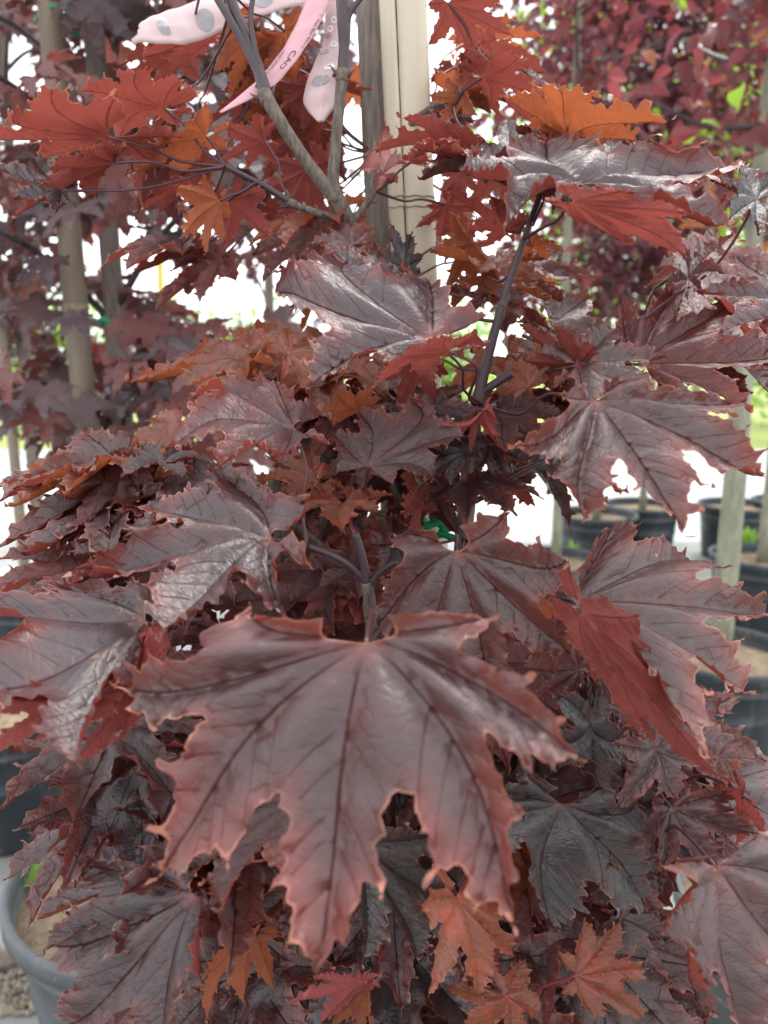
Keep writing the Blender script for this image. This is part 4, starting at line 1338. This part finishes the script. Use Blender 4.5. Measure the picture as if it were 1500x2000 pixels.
leaf((500, 1830), {0: (400, 1995), -1: (395, 1885), 1: (475, 1960), 2: (535, 1935), -2: (450, 1820)}, 0.47, 'orange', {1: (450, 1900), -1: (420, 1910)}, under=True, roll=0.2, fold=0.3)
leaf((700, 1648), {2: (850, 1632), 1: (885, 1745), 0: (830, 1885), -1: (710, 1890), -2: (640, 1780)}, 0.465, 'black', {1: (810, 1760)}, roll=0.3, fold=0.3, stem=(770, 1600, 0.6))
leaf((590, 1560), {0: (345, 1722), 1: (400, 1585), -1: (420, 1790), 2: (500, 1520), -2: (560, 1720)}, 0.42, 'brown', {-1: (450, 1690)}, roll=0.5, fold=0.25)
leaf((590, 1720), {0: (470, 1820), 1: (440, 1740), -1: (580, 1880), 2: (530, 1660), -2: (650, 1800)}, 0.47, 'brown', roll=0.5)
leaf((1150, 1405), {-3: (1140, 1300), -2: (1070, 1345), -1: (1050, 1452), 0: (1175, 1555), 1: (1222, 1462), 2: (1168, 1300)}, 0.505, 'black', roll=0.3, fold=0.35, maxs=0.7)
leaf((1275, 1462), {-2: (1190, 1452), -1: (1200, 1590), 0: (1330, 1560), 1: (1410, 1490), 2: (1330, 1420), 3: (1250, 1400)}, 0.49, 'brown', roll=0.4, fold=0.3)
leaf((1310, 1578), {-2: (1250, 1640), -1: (1290, 1720), 0: (1400, 1700), 1: (1492, 1630), 2: (1440, 1545), 3: (1340, 1520)}, 0.485, 'brown', roll=0.4, fold=0.3)
leaf((1440, 1540), {0: (1495, 1635), 1: (1450, 1560), -1: (1440, 1660), -2: (1370, 1560)}, 0.475, 'red', under=True, roll=0.4, fold=0.4)
leaf((1400, 1480), {0: (1482, 1482), 1: (1440, 1530), -1: (1430, 1440), -2: (1350, 1450)}, 0.51, 'red', roll=0.6)
leaf((1222, 1372), {0: (1125, 1310), 1: (1200, 1285), -1: (1165, 1375), 2: (1265, 1300), 3: (1290, 1375)}, 0.53, 'dark', roll=0.5)
leaf((1200, 1370), {0: (1145, 1385), 1: (1140, 1340), -1: (1190, 1400)}, 0.55, 'red', under=True, roll=0.3)
leaf((1130, 1310), {0: (1015, 1300), 1: (1060, 1262), -1: (1040, 1370), 2: (1120, 1260), -2: (1110, 1380)}, 0.515, 'red', roll=0.4)
leaf((1080, 1240), {0: (1125, 1300), 1: (1080, 1320), -1: (1125, 1215), 2: (1020, 1290)}, 0.50, 'red', roll=0.3)
leaf((1210, 1790), {0: (1328, 1928), 1: (1200, 1880), -1: (1300, 1840), 2: (1150, 1830), -2: (1270, 1750)}, 0.53, 'dark', roll=0.5)
leaf((1215, 1700), {0: (1310, 1790), 1: (1220, 1800), -1: (1300, 1700), 2: (1140, 1760), -2: (1240, 1620)}, 0.54, 'dark', roll=0.4)
leaf((1000, 1640), {0: (1080, 1760), 1: (1000, 1770), -1: (1080, 1650), 2: (950, 1700)}, 0.53, 'orange', roll=0.3)
leaf((990, 1700), {0: (1080, 1830), 1: (1010, 1860), -1: (1070, 1740), 2: (930, 1790)}, 0.54, 'red', roll=0.3)

# ------------------------------------------------------------------ leaves deeper in the crown
KF = ['dark', 'brown', 'dark', 'red', 'black', 'orange', 'dark', 'red']
FLEAF = {}
for k in range(24):
    t = FT[k % 4]
    P = deform(t, rgf, roll=rgf.uniform(0.2, 0.6), fold=rgf.uniform(0.15, 0.35), droop=rgf.uniform(0.05, 0.3), wave=rgf.uniform(0.02, 0.04), ruffle=0.7)
    kd = KF[k % 8]
    FLEAF.setdefault(kd, []).append(leaf_mesh('leaf_inner', t, P, LM[kd]))
REG = [  # cx, cy, rx, ry, depth range, count, size range, kinds, normal tilt towards the camera
    (360, 1430, 150, 90, 0.46, 0.56, 10, 0.061, 0.102, ['dark', 'dark', 'brown', 'red'], 0.5),
    (330, 1600, 170, 90, 0.47, 0.58, 10, 0.061, 0.102, ['dark', 'brown', 'dark', 'red'], 0.5),
    (430, 1290, 130, 60, 0.50, 0.62, 6, 0.061, 0.096, ['dark', 'red', 'brown'], 0.5),
    (640, 1860, 260, 150, 0.52, 0.70, 24, 0.073, 0.120, ['dark', 'black', 'brown', 'red', 'brown', 'dark'], 0.9),
    (990, 1850, 190, 150, 0.54, 0.72, 19, 0.073, 0.120, ['dark', 'black', 'red', 'brown', 'dark'], 0.9),
    (900, 1480, 220, 170, 0.56, 0.72, 16, 0.073, 0.120, ['dark', 'red', 'brown', 'black'], 0.9),
    (640, 1500, 180, 160, 0.52, 0.70, 10, 0.073, 0.120, ['dark', 'red', 'black'], 0.9),
    (1280, 1500, 150, 130, 0.55, 0.66, 10, 0.061, 0.108, ['dark', 'brown', 'red'], 0.6),
    (640, 1180, 120, 110, 0.56, 0.72, 9, 0.061, 0.096, ['red', 'dark', 'brown', 'red'], 0.6),
    (960, 1270, 130, 80, 0.52, 0.66, 6, 0.061, 0.096, ['red', 'brown', 'orange'], 0.6),
    (270, 1060, 130, 110, 0.52, 0.66, 11, 0.061, 0.102, ['dark', 'dark', 'red', 'brown'], 0.35),
    (330, 900, 150, 70, 0.55, 0.70, 10, 0.061, 0.096, ['dark', 'red', 'orange'], 0.3),
    (600, 740, 160, 70, 0.58, 0.72, 11, 0.061, 0.096, ['red', 'orange', 'dark', 'brown'], 0.4),
    (880, 860, 170, 90, 0.56, 0.70, 13, 0.055, 0.090, ['black', 'dark', 'red', 'brown'], 0.5),
    (1050, 720, 120, 90, 0.58, 0.70, 7, 0.061, 0.096, ['red', 'brown', 'orange'], 0.4),
    (640, 480, 130, 70, 0.64, 0.78, 7, 0.061, 0.096, ['red', 'red', 'orange'], 0.2),
    (620, 180, 120, 150, 0.68, 0.82, 6, 0.06, 0.09, ['dark', 'orange', 'black', 'brown'], -0.3),
    (420, 200, 130, 170, 0.64, 0.80, 5, 0.06, 0.085, ['dark', 'brown', 'black', 'red'], -0.2),
    (930, 200, 90, 170, 0.66, 0.80, 8, 0.055, 0.075, ['dark', 'red', 'brown', 'orange'], -0.2),
    (1080, 330, 170, 60, 0.54, 0.64, 7, 0.061, 0.096, ['black', 'dark', 'red'], 0.1),
    (1370, 640, 120, 130, 0.58, 0.68, 6, 0.073, 0.108, ['dark', 'red'], 0.4),
    (640, 990, 110, 70, 0.60, 0.74, 7, 0.061, 0.096, ['red', 'dark', 'orange', 'brown'], 0.8),
    (960, 520, 60, 70, 0.60, 0.72, 4, 0.061, 0.090, ['red', 'dark', 'orange'], 0.5),
    (450, 480, 110, 60, 0.66, 0.80, 5, 0.061, 0.096, ['red', 'dark'], 0.2),
    (880, 400, 60, 60, 0.68, 0.78, 3, 0.05, 0.065, ['red', 'orange'], 0.2),
]
rg = random.Random(77)
for cx, cy, rx, ry, d0, d1, n, s0, s1, kinds, tilt in REG:
    for k in range(n):
        a, q = rg.uniform(0, 6.283), math.sqrt(rg.random())
        fx, fy, fd = cx + rx * q * math.cos(a), cy + ry * q * math.sin(a), rg.uniform(d0, d1)
        if (735 < fx < 905 and 925 < fy < 1075) or (fx > 1240 and fy > 1740):      # stake and tie stay in view; open ground
            continue
        p = un(fx, fy, fd)
        c = trunk_at(p.z)
        o = p - c
        o.z = 0
        tip = o.normalized() + Vector((rg.uniform(-.6, .6), rg.uniform(-.6, .6), rg.uniform(-1.0, 0.1)))
        nrm = Vector((rg.uniform(-.5, .5), -tilt + rg.uniform(-.4, .4), 1.0))
        M = leaf_frame(p, tip, nrm)
        lo = place_leaf(tree, rg.choice(FLEAF[rg.choice(kinds)]), M, rg.uniform(s0, s1))
        V_ = SKA - np.array(tuple(p))
        target = Vector(SK[int(np.linalg.norm(V_, axis=1).argmin())])
        dd = (target - p).length
        ax = tip.normalized()
        Q, S = smooth_path([p, p + ((target - p).normalized() * 0.8 - ax * 0.2).normalized() * dd * 0.33, p.lerp(target, 0.6) + Vector((0, 0, -0.06 * dd)), target], [0.0010, 0.0009, 0.0010, 0.0013], 4)
        inv = (tree.matrix_basis @ lo.matrix_basis).inverted()
        V, Fc = tube([inv @ q_ for q_ in Q], [s_ / lo.matrix_basis.to_scale().x for s_ in S], 5)
        obj('petiole', mesh('petiole', V, Fc, M_PET), lo)

# ------------------------------------------------------------------ label ribbons
M_PINK = plain_mat('pink_ribbon', (0.70, 0.40, 0.44), 0.45, 0.12, 30, trans=(0.8, 0.48, 0.52, 0.3))
M_PALE = plain_mat('pale_ribbon', (0.72, 0.56, 0.56), 0.35, 0.15, 30, trans=(0.9, 0.72, 0.72, 0.4))
M_SPOT = plain_mat('grey_print', (0.30, 0.27, 0.29), 0.6, 0.3, 60)
M_WHITEP = plain_mat('white_print', (0.85, 0.84, 0.84), 0.5, 0.1, 30)
M_INK = plain_mat('black_ink', (0.03, 0.02, 0.025), 0.6, 0.2, 60)


class Ribbon:
    def __init__(s, name, label, L, Rr, mat, nu=40, nv=9, fringe=0.0, crease=0.0, seed=1):
        """L and Rr: edges as lists of (px, py, depth)"""
        rg = random.Random(seed)
        s.L, _ = smooth_path([un(*p) for p in L], [0] * len(L), 12)
        s.R, _ = smooth_path([un(*p) for p in Rr], [0] * len(Rr), 12)
        s.o = thing(name, label, 'ribbon', s.L[0])
        s.O = Vector(s.L[0])
        s.crease = crease
        nu = len(s.L)
        V, Fc = [], []
        ph = [rg.uniform(0, 6) for _ in range(nv)]
        for i in range(nu):
            for j in range(nv):
                u = i / (nu - 1)
                p = s.at(u, j / (nv - 1), 0)
                if i == nu - 1 and fringe:
                    p += (s.L[-1] - s.L[-4]).normalized() * rg.uniform(-fringe, fringe)
                V.append(p - s.O)
        for i in range(nu - 1):
            for j in range(nv - 1):
                Fc.append((i * nv + j, i * nv + j + 1, (i + 1) * nv + j + 1, (i + 1) * nv + j))
        me = mesh('band', V, Fc, mat)
        b = obj('band', me, s.o)
        sm_ = b.modifiers.new('thickness', 'SOLIDIFY')
        sm_.thickness = 0.0002

    def at(s, u, v, off):
        x = max(0, min(1, u)) * (len(s.L) - 1)
        i = min(len(s.L) - 2, int(x))
        f = x - i
        a, b = s.L[i].lerp(s.L[i + 1], f), s.R[i].lerp(s.R[i + 1], f)
        p = a.lerp(b, v)
        w = (b - a).length
        t = (s.L[i + 1] - s.L[i])
        n = t.cross(b - a)
        if n.length < 1e-9:
            n = -FW.copy()
        n.normalize()
        if n.dot(FW) > 0:
            n = -n
        p = p + n * (off + w * 0.10 * math.sin(math.pi * v) + s.crease * w * (math.sin(v * 19 + u * 4) * u * u + 0.8 * math.sin(u * 31 + v * 5) * math.sin(u * 11 - v * 3)))
        return p

    def patch(s, name, poly, mat, off=0.0006):
        """flat print: polygon in (u, v)"""
        c = (sum(p[0] for p in poly) / len(poly), sum(p[1] for p in poly) / len(poly))
        V = [s.at(*c, off) - s.O] + [s.at(c[0] + (u - c[0]) * 0.5, c[1] + (v - c[1]) * 0.5, off) - s.O for u, v in poly] + [s.at(u, v, off) - s.O for u, v in poly]
        n = len(poly)
        Fc = [(0, 1 + k, 1 + (k + 1) % n) for k in range(n)] + [(1 + k, 1 + n + k, 1 + n + (k + 1) % n, 1 + (k + 1) % n) for k in range(n)]
        return obj(name, mesh(name, V, Fc, mat), s.o)

    def text(s, txt, u0, v0, us, vs, flipv=False):
        cu = bpy.data.curves.new('lettering', 'FONT')
        cu.body = txt
        cu.size = 1.0
        cu.resolution_u = 3
        tmp = bpy.data.objects.new('lettering_tmp', cu)
        COL.objects.link(tmp)
        dg = bpy.context.evaluated_depsgraph_get()
        me0 = bpy.data.meshes.new_from_object(tmp.evaluated_get(dg))
        V = [s.at(u0 + v.co.x * us, v0 + v.co.y * vs, 0.0007) - s.O for v in me0.vertices]
        Fc = [tuple(p.vertices) for p in me0.polygons]
        bpy.data.objects.remove(tmp)
        return obj('lettering', mesh('lettering', V, Fc, M_INK), s.o)


def oval(u, v, ru, rv, rot=0, n=20):
    return [(u + ru * math.cos(a) * math.cos(rot) - ru * math.sin(a) * math.sin(rot), v + rv * (math.cos(a) * math.sin(rot) + math.sin(a) * math.cos(rot))) for a in np.linspace(0, 2 * math.pi, n, endpoint=False)]


r1 = Ribbon('label_ribbon', 'pink plastic label ribbon with small black print hanging past the fork', [(602, -40, 0.625), (590, 20, 0.622), (562, 80, 0.618), (525, 132, 0.614), (490, 168, 0.61), (428, 219, 0.6)],
            [(655, -40, 0.615), (638, 20, 0.612), (610, 72, 0.61), (570, 130, 0.608), (520, 178, 0.606), (432, 221, 0.6)], M_PINK, crease=0.03)
r1.text('CAO', 0.50, 0.62, 0.062, 0.30)
r1.text('VICOSLUO', 0.48, 0.14, 0.055, 0.27)
r1.text('1  Acer 8oc 85012', 0.24, 0.86, 0.032, 0.14)
r2 = Ribbon('label_ribbon', 'broad pale pink ribbon with grey dots and a ragged end', [(620, -70, 0.66), (540, -38, 0.655), (440, -18, 0.65), (350, 15, 0.645), (300, 30, 0.642), (272, 46, 0.64)],
            [(650, 0, 0.655), (555, 18, 0.65), (460, 52, 0.645), (385, 82, 0.64), (330, 86, 0.636), (266, 82, 0.634)], M_PALE, fringe=0.006, crease=0.03, seed=4)
r2.patch('printed_dot', oval(0.78, 0.55, 0.045, 0.24, 0.2), M_SPOT)
r2.patch('printed_dot', oval(0.52, 0.62, 0.042, 0.27, 0.1), M_SPOT)
r2.patch('printed_dot', oval(0.27, 0.55, 0.042, 0.27, 0.1), M_SPOT)
r3 = Ribbon('label_ribbon', 'creased pale ribbon printed with white sprigs and grey dots, gathered below', [(640, -40, 0.635), (636, 30, 0.632), (630, 85, 0.63), (612, 130, 0.628), (592, 195, 0.625), (618, 236, 0.622)],
            [(668, -40, 0.632), (668, 30, 0.63), (668, 85, 0.628), (668, 130, 0.626), (664, 190, 0.624), (632, 238, 0.622)], M_PALE, fringe=0.004, crease=0.06, seed=6)
for u, v, ru, rv, ro in ((0.35, 0.22, 0.018, 0.24, 0.3), (0.49, 0.22, 0.026, 0.24, 0.1), (0.70, 0.40, 0.030, 0.26, -0.5)):
    r3.patch('printed_dot', oval(u, v, ru, rv, ro), M_SPOT)
for u0, v0 in ((0.24, 0.55), (0.42, 0.62), (0.30, 0.35), (0.62, 0.6)):
    for k in range(7):
        a = k * 0.9
        r3.patch('printed_sprig', oval(u0 + 0.018 * math.cos(a), v0 + 0.13 * math.sin(a), 0.006, 0.07, a, 8), M_WHITEP, 0.0009)
